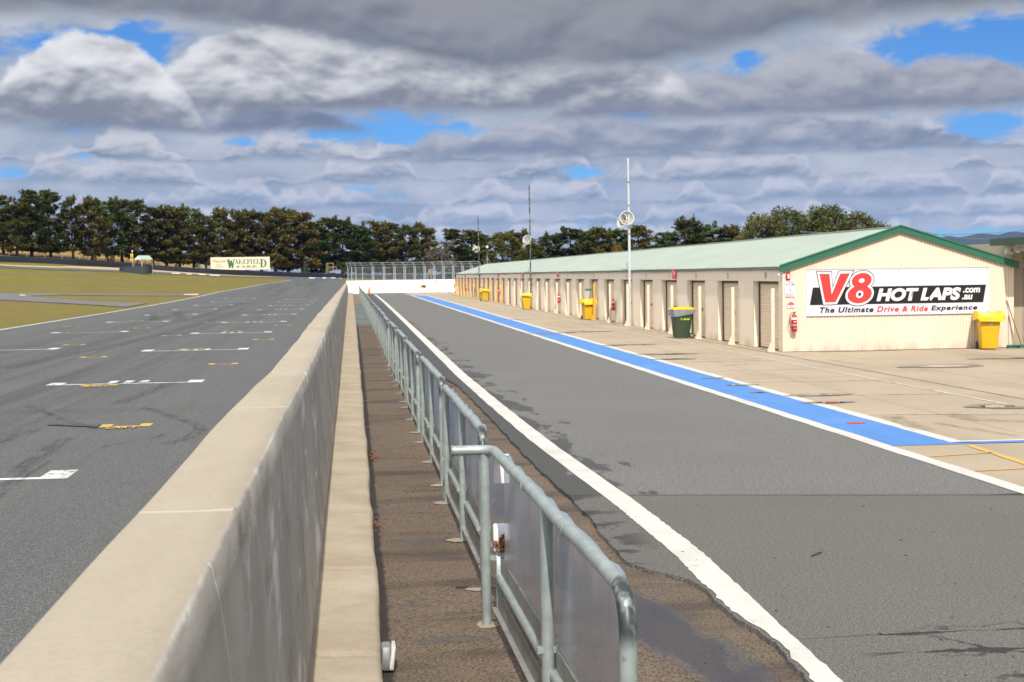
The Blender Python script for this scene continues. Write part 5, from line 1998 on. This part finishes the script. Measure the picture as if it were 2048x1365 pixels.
b.box(-.4, .4, -.024, -.022, zb + .06, zb + .09)
b.build('red_symbol', M['pink'], ns)
ab = thing('arrow_board', (fz(846, 574, 191).x, 191, 0), 'yellow and black arrow board before the white barrier', 'sign board')
z0, z1 = fz(846, 577, 191).z, fz(846, 571.3, 191).z
MB().poly([(-.36, -.02, z0), (.1, -.02, z0), (.36, -.02, z0 + .02), (-.1, -.02, z1 - .05), (-.36, -.02, z1 - .05)]).box(-.36, .3, -.015, .0, z0, z1 - .06).build('yellow_face', M['bin_yellow'], ab)
MB().poly([(-.30, -.022, z1), (-.12, -.022, z0 + .18), (.36, -.022, z0 + .02), (.36, -.022, z1)]).build('black_face', M['black'], ab)
MB().tube([(-.3, 0, 0), (-.3, 0, z0 + .05)], .025, 5).tube([(.3, 0, 0), (.3, 0, z0 + .05)], .025, 5).build('board_leg', M['galv'], ab)
gr = thing('pipe_gate', (fz(811, 575, 192).x, 192, 0), 'low grey pipe gate standing along the white barrier', 'gate')
L = fz(898, 575, 192).x - fz(811, 575, 192).x
zt3 = fz(840, 570.5, 192).z
b = MB().tube([(0, 0, 0), (0, 0, zt3), (L * .72, 0, zt3)], .035, 6)
b.tube([(0, 0, .35), (L * .72, 0, .35)], .03, 6)
for k in (.18, .55, .72): b.tube([(L * k, 0, 0), (L * k, 0, zt3)], .03, 6)
b.build('gate_frame', M['galv'], gr)
MB().tube([(L, 0, 0), (L, 0, zt3 + .55)], .06, 8).build('gate_post', M['galv_dull'], gr, 60)
p = PZ(738.5, 588)
cn = thing('traffic_cone', (p.x, p.y, .0), 'orange traffic cone at the far end of the walkway fence', 'traffic cone')
MB().lathe([(.24, .05), (.20, .06), (.05, .92), (.03, .95)], 16).build('cone_body', M['cone'], cn, 50)
MB().box(-.3, .3, -.3, .3, 0, .05, .02).build('base', M['cone'], cn, 40)
# weedy strip where the cone stands
gm = MB()
rn = random.Random(8)
for k in range(900):
    y = rn.uniform(120, 186); x = rn.uniform(1.25, 1.95)
    h, s = rn.uniform(.05, .16), rn.uniform(.03, .07)
    a = rn.uniform(0, 3.14)
    dx, dy = math.cos(a) * s, math.sin(a) * s
    gm.poly([(x - dx, y - dy, -.03), (x + dx, y + dy, -.03), (x + rn.uniform(-.05, .05), y, h)])
tag(gm.build('weedy_grass', M['olive_leaf']), kind='stuff')

# ------------------------------------------------------------------ outer barrier, marshal post, welcome sign
TB = [(-160, 523), (0, 524), (60, 526), (154, 531), (238, 535.5), (308, 540.5), (420, 548), (480, 550.3), (540, 552.3), (620, 555), (694, 557)]
pts = [PH(*q) for q in TB]
fine_tb = []
for a, b in zip(pts, pts[1:]):
    k = max(2, int((b - a).length / 1.1))
    for i in range(k): fine_tb.append(a.lerp(b, i / k))
fine_tb.append(pts[-1])
x_last = fine_tb[-1]
for k in range(1, 60): fine_tb.append(Vector((x_last.x + k * 1.1, x_last.y - k * .12, 0)))
rows = []
rn = random.Random(31)
for i, p in enumerate(fine_tb):
    u = 700 + FPX * p.x / p.y
    left = u < 520
    h = .95 if left else 1.0 + rn.uniform(-.13, .13)
    z = H(p.x, p.y)
    j = 0 if left else rn.uniform(-.12, .12)
    rows.append([(p.x, p.y - .35 + j, z - .3), (p.x, p.y - .30 + j, z + h * .5), (p.x, p.y - .22 + j, z + h - .05), (p.x, p.y - .1, z + h + (0.02 * math.sin(i * .8))),
                 (p.x, p.y + .6, z + h), (p.x, p.y + .8, z - .3)])
br_ = thing('tyre_barrier', (0, 0, 0), 'low black tyre and conveyor belt barrier round the far corner', 'tyre barrier')
nl = sum(1 for p in fine_tb if 700 + FPX * p.x / p.y < 520)
MB().grid(rows[:nl + 1]).build('belt_face', M['belt'], br_)
MB().grid(rows[nl:]).build('tyre_stack', M['tyre'], br_, 60)
# dark shade-cloth fence behind the left stretch of the barrier
fc = MB()
A, B = [], []
for p in fine_tb[:nl]:
    if 700 + FPX * p.x / p.y < 330:
        z = H(p.x, p.y + 2.2)
        A.append((p.x, p.y + 2.2, z)); B.append((p.x, p.y + 2.2, z + 1.45))
fcl = thing('wire_fence', (0, 0, 0), 'dark wire mesh fence behind the left part of the black barrier', 'fence')


def f_shade(t):
    n = t.noise(t.pos(), 1.5, 4, .6)
    tr = t.n('ShaderNodeBsdfTransparent')
    df = t.n('ShaderNodeBsdfDiffuse', {'Color': (.02, .026, .024)})
    return t.n('ShaderNodeMixShader', {0: t.m('MULTIPLY_ADD', n, .3, .30), 1: tr.outputs[0], 2: df.outputs[0]}).outputs[0]
M['shade_mesh'] = mat('dark_wire_mesh', f_shade)
fc.grid([A, B]).build('mesh', M['shade_mesh'], fcl)
for k in range(0, len(A), 3):
    x, y, z = A[k]
    MB().tube([(x, y, z - .1), (x, y, z + 1.6)], .05, 6).build('fence_post', M['timber'], fcl)

# marshal post
q = PH(270, 547.3)
mp = thing('marshal_bunker', q, 'black belt-wrapped marshal bunker standing on the infield grass', 'bunker')
u_ = q.y / FPX
hw, hh = 31.5 * u_, 13.6 * u_
foot, head = [], []
for k in range(25):
    s = -1 + 2 * k / 24
    x = s * hw
    y = .9 * (abs(s) ** 6) - .0
    foot.append((x * .97, y, -.1)); head.append((x, y + .06, hh))
back = [(hw, 1.3, hh), (-hw, 1.3, hh)]
m_ = MB().grid([foot, head])
n0 = len(m_.v)
m_.grid([head, [(x, y + .5, hh) for x, y, _ in head]])
m_.grid([[(x, y + .5, hh) for x, y, _ in head], [(x, y + .5, -.1) for x, y, _ in foot]])
m_.build('belt_wrap', M['belt'], mp, 40)
hq = Vector((q.x + (284 - 270) * u_, q.y + 2.4, 0)); hq.z = H(hq.x, hq.y)
hut = thing('marshal_shelter', hq, 'small open shelter with pale green gabled roof behind the black bunker', 'shelter')
uu = hq.y / FPX
def L2(px, py): 
    p = PD(px, py, hq.y); return p.x - hq.x, p.z - hq.z
(xa, za), (xm, zm), (xr_, zr_) = L2(268, 519.6), L2(276, 511.6), L2(283, 519.6)
dpt = 2.6
sk_ = 2.2
b = MB()
b.poly([(xa - .05, 0, za), (xr_ + .05, 0, za), (xm, 0, zm)])
b.build('gable_face', M['white'], hut)
b = MB()
b.quad((xr_ + .06, -.08, za), (xr_ + 1.55, dpt, za), (xm + 1.5, dpt, zm + .02), (xm, -.08, zm + .02))
b.quad((xa - .06, -.08, za), (xm, -.08, zm + .02), (xm + 1.5, dpt, zm + .02), (xa + 1.5, dpt, za))
b.build('roof', M['hut_roof'], hut)
for (x, y) in ((xa, .05), (xr_, .05), (xa + 1.45, dpt - .1), (xr_ + 1.45, dpt - .1)):
    MB().tube([(x, y, -.2), (x, y, za + .02)], .055, 6).build('post', M['timber'], hut)
MB().box(xa, xr_, .1, .2, -.1, za * .24).box(xr_, xr_ + .1, .1, .2, za * .24, za).build('low_wall', M['sign_cream'], hut)
fq = Vector((q.x + (261 - 270) * u_, q.y + 2.2, 0)); fq.z = H(fq.x, fq.y)
fp_ = thing('flag_board', fq, 'tall yellow flag board on a pole left of the marshal shelter', 'flag board')
uf = fq.y / FPX
zb_ = PD(261, 522.5, fq.y).z - fq.z; zt_2 = PD(261, 508, fq.y).z - fq.z
MB().box(-2.6 * uf, 2.6 * uf, -.03, .03, zb_, zt_2, .02).build('yellow_panel', M['yellow_board'], fp_)
MB().box(-1.1 * uf, 1.1 * uf, -.034, -.028, zb_ + .3, zt_2 - .35).build('dark_panel', M['sign_olive'], fp_)
MB().tube([(.1, .06, -.3), (.1, .06, zt_2 + .5)], .04, 6).build('pole', M['pole'], fp_)
MB().box(.0, .2, 0, .12, zt_2 + .35, zt_2 + .6).build('white_lamp', M['white'], fp_)

# Welcome to Wakefield Park
wy = 302.0
def W2(px, py): return PD(px, py, wy)
a, b_ = W2(421, 515.5), W2(540, 539.5)
cxs = (a.x + b_.x) / 2
gz_ = H(cxs, wy)
wp_ = thing('welcome_sign', (cxs, wy, gz_), 'long cream Welcome to Wakefield Park sign behind the black barrier', 'sign')
def wx(p): return a.x - cxs + (b_.x - a.x) * (p - 163) / (1888 - 163)
def wz(p): return (b_.z - gz_) + (a.z - b_.z) * (1 - (p - 150) / (500 - 150))
MB().box(wx(163), wx(1888), -.05, .05, wz(500), wz(150), .02).build('board', M['sign_cream'], wp_)
for p_ in (230, 640, 1035, 1455, 1875):
    MB().box(wx(p_) - .1, wx(p_) + .1, .05, .2, -.5, wz(480)).build('sign_leg', M['white'], wp_)


def stroke(mb, p, q, w0, w1=None, y=-.056):
    """letter stroke as a quad, horizontal thickness w"""
    w1 = w0 if w1 is None else w1
    mb.quad((wx(p[0] - w0 / 2), y, wz(p[1])), (wx(p[0] + w0 / 2), y, wz(p[1])), (wx(q[0] + w1 / 2), y, wz(q[1])), (wx(q[0] - w1 / 2), y, wz(q[1])))


def hbar(mb, x0, x1, z0, z1, y=-.058):
    mb.quad((wx(x0), y, wz(z1)), (wx(x1), y, wz(z1)), (wx(x1), y, wz(z0)), (wx(x0), y, wz(z0)))


def serif(mb, x, z, w=44, h=9): hbar(mb, x - w / 2, x + w / 2, z - h / 2, z + h / 2)


def glyph(ch, x0, x1, z0, z1, th):
    mb = MB()
    w = x1 - x0
    T = th
    if ch == 'W':
        stroke(mb, (x0 + w * .14, z0), (x0 + w * .36, z1), T * 1.15, T * .8); stroke(mb, (x0 + w * .50, z0 + (z1 - z0) * .12), (x0 + w * .36, z1), T * .5)
        stroke(mb, (x0 + w * .50, z0 + (z1 - z0) * .12), (x0 + w * .70, z1), T * 1.1, T * .8); stroke(mb, (x0 + w * .90, z0), (x0 + w * .70, z1), T * .5)
        serif(mb, x0 + w * .14, z0 + 5, T * 2.1, 12); serif(mb, x0 + w * .88, z0 + 5, T * 1.6, 12)
    elif ch == 'A':
        stroke(mb, (x0 + w * .48, z0), (x0 + w * .14, z1), T * .5); stroke(mb, (x0 + w * .52, z0), (x0 + w * .82, z1), T)
        hbar(mb, x0 + w * .28, x0 + w * .7, z0 + (z1 - z0) * .62, z0 + (z1 - z0) * .72); serif(mb, x0 + w * .14, z1 - 5, w * .34); serif(mb, x0 + w * .82, z1 - 5, w * .38)
    elif ch in 'KEFILDPR':
        hbar(mb, x0 + w * .14, x0 + w * .14 + T, z0, z1); cx = x0 + w * .14 + T / 2
        serif(mb, cx, z0 + 5, T * 2); serif(mb, cx, z1 - 5, T * 2)
        if ch == 'K':
            stroke(mb, (x0 + w * .86, z0), (x0 + w * .34, z0 + (z1 - z0) * .55), T * .5); stroke(mb, (x0 + w * .46, z0 + (z1 - z0) * .4), (x0 + w * .9, z1), T * .95)
            serif(mb, x0 + w * .86, z0 + 5, w * .26); serif(mb, x0 + w * .9, z1 - 5, w * .3)
        if ch in 'EFL':
            if ch in 'EF': hbar(mb, cx, x0 + w * .86, z0, z0 + 11); hbar(mb, x0 + w * .78, x0 + w * .9, z0, z0 + 32); hbar(mb, cx, x0 + w * .66, (z0 + z1) / 2 - 6, (z0 + z1) / 2 + 6)
            if ch in 'EL': hbar(mb, cx, x0 + w * .9, z1 - 11, z1); hbar(mb, x0 + w * .82, x0 + w * .94, z1 - 34, z1)
        if ch in 'DPR':
            zb2 = z1 if ch == 'D' else z0 + (z1 - z0) * .55
            n = 16
            o, i = [], []
            rx, rz2 = (x0 + w * .95) - cx, (zb2 - z0) / 2
            for k in range(n + 1):
                an = -math.pi / 2 + math.pi * k / n
                o.append((wx(cx + rx * max(0, math.cos(an)) ** .8), -.0585, wz((z0 + zb2) / 2 + rz2 * math.sin(an))))
                i.append((wx(cx + max(rx - T * .95, 3) * max(0, math.cos(an)) ** .8), -.0585, wz((z0 + zb2) / 2 + (rz2 - 11) * math.sin(an))))
            mb.grid([o, i])
            if ch == 'R': stroke(mb, (x0 + w * .5, zb2), (x0 + w * .9, z1), T); serif(mb, x0 + w * .92, z1 - 5, w * .24)
    return mb


allb = MB()
for ch, x0, x1, z0, z1, th in (('W', 640, 872, 212, 446, 62), ('A', 872, 968, 216, 336, 28), ('K', 966, 1104, 216, 336, 28), ('E', 1104, 1222, 216, 336, 28), ('F', 1220, 1330, 216, 336, 28),
                               ('I', 1322, 1396, 216, 336, 28), ('E', 1394, 1512, 216, 336, 28), ('L', 1506, 1618, 216, 336, 28), ('D', 1590, 1806, 208, 440, 56)):
    addm(glyph(ch, x0, x1, z0, z1, th), allb)
allb.build('lettering', M['sign_green'], wp_)
allb = MB()
for ch, x0, x1 in (('P', 910, 1040), ('A', 1050, 1180), ('R', 1205, 1345), ('K', 1365, 1515)):
    addm(glyph(ch, x0, x1, 382, 442, 36), allb)
allb.build('lettering', M['sign_olive'], wp_)
fit_text('script_lettering', 'Welcome', wx(222), wx(600), wz(300), wz(200), -.057, M['sign_olive'], wp_, .35, .004)
fit_text('script_lettering', 'to', wx(325), wx(440), wz(405), wz(325), -.057, M['sign_olive'], wp_, .35, .002)
b = MB(); hbar(b, 455, 540, 350, 358); hbar(b, 340, 520, 424, 432); hbar(b, 450, 545, 395, 402)
b.build('flourish', M['sign_olive'], wp_)

# pipe frame by the corner and timber A-frame behind the fence
fy = 326
p0 = PD(662, 551, fy)
gz2 = H(p0.x, fy)
sf = thing('scaffold_frame', (p0.x, fy, gz2), 'rusty pipe frame standing on the straw bank by the wall end', 'frame')
def F2(px, py): p = PD(px, py, fy); return p.x - p0.x, p.z - gz2
b = MB()
xL, zt4 = F2(655.5, 527); xM, _ = F2(666.5, 527); xR, zt5 = F2(672.5, 534.5)
b.tube([(xL, 0, -.3), (xL, 0, zt4)], .06, 5).tube([(xM, 0, -.3), (xM, 0, zt4)], .06, 5).tube([(xR, .6, -.3), (xR, .6, zt5)], .06, 5).tube([(xL - .35, .8, -.3), (xL - .35, .8, zt4)], .05, 5)
b.tube([(xL, 0, zt4), (xM, 0, zt4)], .05, 5).tube([(xL, 0, zt5), (xM, 0, zt5), (xR, .6, zt5)], .06, 5).tube([(xL - .35, .8, zt4), (xL, 0, zt4)], .05, 5)
b.build('pipe_frame', M['timber'], sf)
MB().box(xL + .1, xM - .1, .02, .1, zt5 * .62, zt5 * .95).build('dark_panel', M['belt'], sf)
ay = 235
p0 = PD(857, 552, ay)
gz3 = H(p0.x, ay)
af = thing('timber_frame', (p0.x, ay, gz3), 'pale timber A-frame behind the debris fence', 'frame')
def A2(px, py): p = PD(px, py, ay); return p.x - p0.x, p.z - gz3
(ax0, az0), (ax1, az1), (ax2, az2) = A2(854.5, 552), A2(858.5, 538.5), A2(863, 552)
MB().tube([(ax0, 0, az0 - .5), (ax1, 0, az1)], .10, 6).tube([(ax2, 0, az2 - .5), (ax1, 0, az1)], .10, 6).tube([(ax0 * .5, 0, (az0 + az1) / 2), (ax2 * .5, 0, (az0 + az1) / 2)], .06, 6).build('legs', M['timber'], af)


# ------------------------------------------------------------------ trees
def leaf_clump(V, F, c, rx, rz_, n, rn, size, up=.5, elong=2.0):
    for _ in range(n):
        while True:
            p = Vector((rn.uniform(-1, 1), rn.uniform(-1, 1), rn.uniform(-1, 1)))
            if p.length_squared <= 1: break
        p *= (0.55 + .45 * rn.random())
        q = Vector((c.x + p.x * rx, c.y + p.y * rx, c.z + p.z * rz_))
        d = Vector((p.x * .9 + rn.gauss(0, .5), p.y * .9 + rn.gauss(0, .5), p.z * .3 + up * .6 + rn.gauss(0, .3))).normalized()
        s = d.cross(Vector((rn.gauss(0, .55), rn.gauss(0, .55), 1.0))).normalized()
        l = size * rn.uniform(.65, 1.35)
        w = l / elong * .5
        n0 = len(V)
        V += [tuple(q - s * w * .6), tuple(q + d * l * .45 - s * w), tuple(q + d * l), tuple(q + d * l * .45 + s * w)]
        F.append((n0, n0 + 1, n0 + 2, n0 + 3))


def make_tree(kind, seed, leafmat, barkmat):
    """trunk and crown meshes for a tree 14 units tall"""
    rn = random.Random(seed)
    T = MB()
    V, F = [], []
    Ht = 14.0
    lean = [(0, 0, -1.0)]
    ox, oy = 0, 0
    for k in range(1, 9):
        ox += rn.uniform(-.18, .18); oy += rn.uniform(-.18, .18)
        lean.append((ox, oy, Ht * .95 * k / 8))
    def at(z):
        f = max(0, min(7.999, z / (Ht * .95) * 8)); k = int(f)
        a, b = lean[k], lean[k + 1]
        return Vector((a[0] + (b[0] - a[0]) * (f - k), a[1] + (b[1] - a[1]) * (f - k), z))
    if kind == 'pine':
        rads = [.34] + [.30 * (1 - k / 8.6) + .02 for k in range(1, 9)]
        T.tube(lean, .3, 8, radii=rads)
        z = rn.uniform(.9, 2.0)
        wide = rn.uniform(.85, 1.15)
        while z < Ht * .93:
            t = (z - 2.0) / (Ht - 2.0)
            prof = (1.08 + .5 * t) if t < .3 else (1.2 * (1 - (t - .3) / .7) ** .78 + .10)
            Rz = 3.0 * wide * min(prof, 1.2)
            nb = rn.randint(3, 5)
            a0 = rn.uniform(0, 6.28)
            for b in range(nb):
                if rn.random() < .10: continue
                a = a0 + 6.283 * b / nb + rn.uniform(-.4, .4)
                L = Rz * rn.uniform(.55, 1.15)
                s = at(z)
                rise = rn.uniform(.05, .45) * L * (.6 + t)
                e = s + Vector((math.cos(a) * L, math.sin(a) * L, rise))
                m = s.lerp(e, .55) + Vector((0, 0, -.08 * L))
                T.tube([s, m, e], .05, 5, radii=[.075 * (1.2 - t), .05, .02], cap=False)
                k = 2 if L > 1.7 else 1
                for j in range(k):
                    c = (e if j == 0 else m.lerp(e, .15)) + Vector((rn.gauss(0, .2), rn.gauss(0, .2), .15))
                    leaf_clump(V, F, c, rn.uniform(.8, 1.2) * (1 if j == 0 else .85), rn.uniform(.36, .55), rn.randint(74, 100), rn, .58, .45, 2.0)
            z += rn.uniform(.72, 1.12)
        for k in range(rn.randint(3, 6)):
            c = at(Ht * .93) + Vector((rn.gauss(0, .8), rn.gauss(0, .8), rn.uniform(-1.3, .3)))
            leaf_clump(V, F, c, .24, 1.0, 52, rn, .6, 2.6, 2.8)
    elif kind in ('round', 'bush'):
        low = .12 if kind == 'bush' else .22
        T.tube(lean[:6], .25, 8, radii=[.34, .30, .26, .2, .14, .08])
        for k in range(46 if kind == 'round' else 60):
            t = rn.random()
            z = Ht * (low + (.95 - low) * t)
            Rz = 4.3 * math.sin(math.pi * min(.97, max(.10, (t * .80 + .16)))) ** .7
            a = rn.uniform(0, 6.28)
            rr = Rz * math.sqrt(rn.uniform(.25, 1.0))
            s = at(min(z * .6, Ht * .55))
            e = Vector((s.x + math.cos(a) * rr, s.y + math.sin(a) * rr, z))
            if k % 2 == 0: T.tube([s, s.lerp(e, .5) + Vector((0, 0, .3)), e], .05, 5, radii=[.11, .06, .02], cap=False)
            leaf_clump(V, F, e, rn.uniform(1.0, 1.6), rn.uniform(.7, 1.1) * (1.3 if kind == 'bush' else 1), 120, rn, .5, .7 if kind == 'bush' else .3, 2.2 if kind == 'bush' else 1.6)
    elif kind == 'bare':
        T.tube(lean[:7], .25, 8, radii=[.32, .28, .22, .17, .12, .08, .04])
        def br(s, d, L, r, depth):
            e = s + d * L
            m = s.lerp(e, .5) + Vector((rn.gauss(0, .1), rn.gauss(0, .1), rn.gauss(0, .1))) * L * .5
            T.tube([s, m, e], r, 4, radii=[r, r * .7, r * .4], cap=False)
            if depth > 0:
                for _ in range(4):
                    nd = (d + Vector((rn.gauss(0, .55), rn.gauss(0, .55), rn.gauss(.12, .35)))).normalized()
                    br(s.lerp(e, rn.uniform(.45, 1)), nd, L * rn.uniform(.5, .75), max(r * .55, .028), depth - 1)
        for k in range(13):
            z = Ht * rn.uniform(.12, .72)
            a = rn.uniform(0, 6.28)
            br(at(z), Vector((math.cos(a), math.sin(a), rn.uniform(.35, 1.1))).normalized(), rn.uniform(1.8, 3.2), .08, 3)
        for k in range(16):
            c = Vector((rn.gauss(0, 2), rn.gauss(0, 2), Ht * rn.uniform(.25, .8)))
            leaf_clump(V, F, c, 1.2, 1.0, 16, rn, .34, .3, 2.2)
    tm = T.mesh('trunk', M[barkmat], 60)
    cm = bpy.data.meshes.new('crown')
    cm.from_pydata(V, [], F)
    cm.update()
    cm.materials.append(M[leafmat])
    return tm, cm


TV = {'pine': [make_tree('pine', s, 'pine_leaf', 'bark') for s in (101, 102, 103, 104, 105)],
      'brown': [make_tree('pine', s, 'pine_brown', 'bark') for s in (111, 112, 113)],
      'green': [make_tree('pine', s, 'pine_green', 'bark') for s in (121, 122)],
      'olive': [make_tree('round', s, 'olive_leaf', 'bark') for s in (131, 132)],
      'gold': [make_tree('round', 133, 'gold_leaf', 'bark')],
      'bush': [make_tree('bush', s, 'bush_leaf', 'bark') for s in (141, 142, 143)],
      'bare': [make_tree('bare', 151, 'bark_grey', 'bark_grey')]}
KN = {'pine': 'pine_tree', 'brown': 'pine_tree', 'green': 'pine_tree', 'olive': 'leafy_tree', 'gold': 'leafy_tree', 'bush': 'bushy_tree', 'bare': 'bare_tree'}


def plant(kind, px, top, y, label, group, wid=1.0, name=None, base=None):
    tm, cm = rnv.choice(TV[kind])
    p = PD(px, top, y)
    x = p.x
    z0 = H(x, y) if base is None else base
    h = (p.z - z0) / 14.0 * 1.02
    t = thing(name or KN[kind], (x, y, z0), label, 'shrub' if name == 'shrub' else 'tree', rnv.uniform(0, 6.28), group)
    t.scale = (h * wid, h * wid, h)
    link('trunk', tm, t)
    link('crown', cm, t)
    return t


rnv = random.Random(77)
ROW = [(-40, 388, 'pine'), (4, 393, 'brown'), (30, 396, 'pine'), (60, 385, 'pine'), (98, 383, 'green'), (143, 396, 'brown'), (182, 394, 'pine'), (212, 397, 'green'), (242, 397, 'brown'),
       (272, 404, 'pine'), (302, 413, 'brown'), (330, 413, 'pine'), (356, 419, 'pine'), (384, 412, 'green'), (410, 434, 'brown'), (440, 416, 'pine'), (468, 423, 'brown'), (492, 420, 'pine'),
       (520, 424, 'brown'), (548, 419, 'brown'), (574, 418, 'pine'), (604, 423, 'brown'), (632, 446, 'green'), (653, 434, 'brown'), (682, 438, 'brown'), (712, 448, 'green'), (738, 442, 'pine'),
       (764, 446, 'brown'), (784, 450, 'pine'), (812, 452, 'pine'), (838, 447, 'pine'), (858, 455, 'brown')]
for i, (px, top, kind) in enumerate(ROW):
    d = float(np.interp(px, [-40, 0, 300, 690, 860], [262, 266, 300, 352, 355])) + rnv.uniform(-4, 8)
    col = {'pine': 'dark', 'brown': 'brownish', 'green': 'fresh green'}[kind]
    if px == 632: lab = 'low fresh green pine in the windbreak between the welcome sign and wall'
    elif i == 5: lab = 'thin brownish pine with an open crown beside the gap in the windbreak'
    else: lab = '%s pine in the windbreak row, %s from the left end' % (col, ordinal(i + 1))
    plant(kind, px, top, d, lab, 'pines in the windbreak row', wid=1.06 + rnv.uniform(-.14, .18))
FAR = [(906, 462, 'pine', 300, 'dark pine just behind the grey bare tree'), (944, 464, 'pine', 305, 'dark pine behind the farthest speaker pole'),
       (884, 470, 'bare', 285, 'bare grey twiggy tree at the left end of the garages'), (968, 470, 'green', 310, 'green pine between the bare tree and the yellow green tree'),
       (1000, 464, 'olive', 290, 'yellow green leafy tree above the far garage roof end'), (1040, 462, 'pine', 310, 'dark pine behind the middle speaker pole'),
       (1062, 486, 'olive', 275, 'low olive tree right of the middle speaker pole'), (1098, 468, 'pine', 290, 'dark pine with low crown, second right of the middle pole'),
       (1140, 456, 'pine', 285, 'broad dark pine midway between the middle and nearest poles'), (1168, 464, 'green', 292, 'green pine beside the broad dark pine over the roof'),
       (1196, 459, 'pine', 280, 'dark pine over the roof, next but one left of the nearest pole'), (1232, 461, 'green', 285, 'green pine directly left of the nearest speaker pole'),
       (1276, 455, 'pine', 270, 'dark pine directly right of the nearest speaker pole'), (1236, 492, 'gold', 255, 'low golden leafed tree at the foot of the nearest pole'),
       (1332, 466, 'green', 255, 'low green pine at left of the clump before the bushy trees'), (1382, 437, 'pine', 250, 'tall dark pine in the clump right of the nearest pole'),
       (1414, 447, 'green', 255, 'green pine right beside the tall dark pine of the clump'), (1458, 452, 'pine', 250, 'dark pine at the right end of the clump before the gap')]
for px, top, kind, d, lab in FAR:
    plant(kind, px, top, d, lab, 'trees behind the garages', wid=1.5 if kind in ('pine', 'green') else (.62 if kind == 'gold' else 1.15), base=0.0 if px > 990 else None)
BSH = [(1520, 433, 170, 'leftmost bushy green tree above the garage roof'), (1570, 421, 172, 'tall rounded bushy tree, second from the left above the roof'), (1606, 428, 168, 'low bushy tree in the dip between taller ones above the roof'),
       (1643, 419, 165, 'broad bushy tree with spiky top, middle of the roof clump'), (1676, 416, 165, 'tallest spiky bushy tree in the roof clump'), (1712, 428, 165, 'bushy tree third from the right above the garage ridge'),
       (1742, 437, 165, 'small bushy tree second from the right above the garage ridge'), (1768, 449, 165, 'smallest bushy tree rising beside the gable peak')]
for px, top, d, lab in BSH:
    plant('bush', px, top, d, lab, 'bushy trees behind the garage ridge', wid=1.15, base=0.0)
SHR = [(85, 522, 'first'), (190, 511, ''), (225, 511, ''), (352, 529, ''), (150, 523, ''), (395, 527, ''), (612, 533, ''), (690, 536, ''), (40, 524, ''), (300, 527, '')]
SL = ['low dark shrub behind the black barrier under the second gap of the pines', 'rounded olive shrub behind the barrier, left of a twin', 'rounded olive shrub left of the yellow flag board', 'low shrub behind the barrier left of the welcome sign',
      'small shrub behind the barrier left of the rounded twin shrubs', 'small shrub at the left post of the welcome sign', 'low shrub on the straw bank right of the welcome sign', 'low shrub beside the end of the pit wall fence',
      'leftmost low shrub behind the black barrier', 'low shrub behind the marshal shelter']
for (px, top, _), lab in zip(SHR, SL):
    d = float(np.interp(px, [-40, 0, 300, 690, 860], [255, 258, 288, 338, 345]))
    plant('bush', px, top, d, lab, 'shrubs under the windbreak', wid=1.3, name='shrub')
# pale mast behind the bushy trees
p = PD(1697, 424, 200)
mm = tag(MB().tube([(0, 0, 0), (0, 0, p.z)], .14, 8, radii=[.16, .09]).build('radio_mast', M['pole'], None, 60), 'pale slender mast poking above the bushy trees', 'mast')
mm.location = (p.x, 200, 0)

# ------------------------------------------------------------------ distant forested hill
hl = []
hrn = random.Random(5)
DY = 7200
prof_px = [(1500, 536), (1700, 508), (1800, 488), (1840, 482), (1880, 477), (1915, 474), (1945, 470), (1965, 468.5), (2000, 469), (2048, 470), (2120, 474), (2300, 468), (2600, 500)]
hx = [PD(a, b, DY).x for a, b in prof_px]; hz = [PD(a, b, DY).z for a, b in prof_px]
for j, fy_ in enumerate(np.linspace(-1, 1, 25)):
    r = []
    for x in np.linspace(hx[0], hx[-1], 70):
        z = float(np.interp(x, hx, hz))
        s = max(0.0, 1 - fy_ * fy_)
        r.append((x + fy_ * 60, DY + fy_ * 1900, z * s ** .8 + (12 * math.sin(x * .011 + j * 1.7) + 7 * math.sin(x * .031 + j * 2.9)) * s * (fy_ < -.02) - 5))
    hl.append(r)
tag(MB().grid(hl).build('hills', M['hill'], smooth=80), kind='structure')

# air between here and the hills
hz_ = MB().box(-9000, 9800, -400, 11500, -6, 560).build('haze', None)
hm_ = bpy.data.materials.new('haze_air'); hm_.use_nodes = True
ht = NT(hm_.node_tree)
ho = ht.n('ShaderNodeOutputMaterial')
pv = ht.n('ShaderNodeVolumePrincipled', {'Color': (.22, .42, .95), 'Density': 3.4e-5, 'Anisotropy': .0})
ht.t.links.new(pv.outputs[0], ho.inputs['Volume'])
hz_.data.materials.append(hm_)
tag(hz_, kind='stuff')

# ------------------------------------------------------------------ render settings
SC.view_settings.view_transform = 'Standard'
SC.view_settings.look = 'None'
SC.view_settings.exposure = 0.10
SC.view_settings.gamma = 1.0
SC.cycles.use_denoising = True
SC.cycles.max_bounces = 6
SC.cycles.transparent_max_bounces = 12
SC.cycles.volume_bounces = 0
SC.cycles.caustics_reflective = False
SC.cycles.caustics_refractive = False
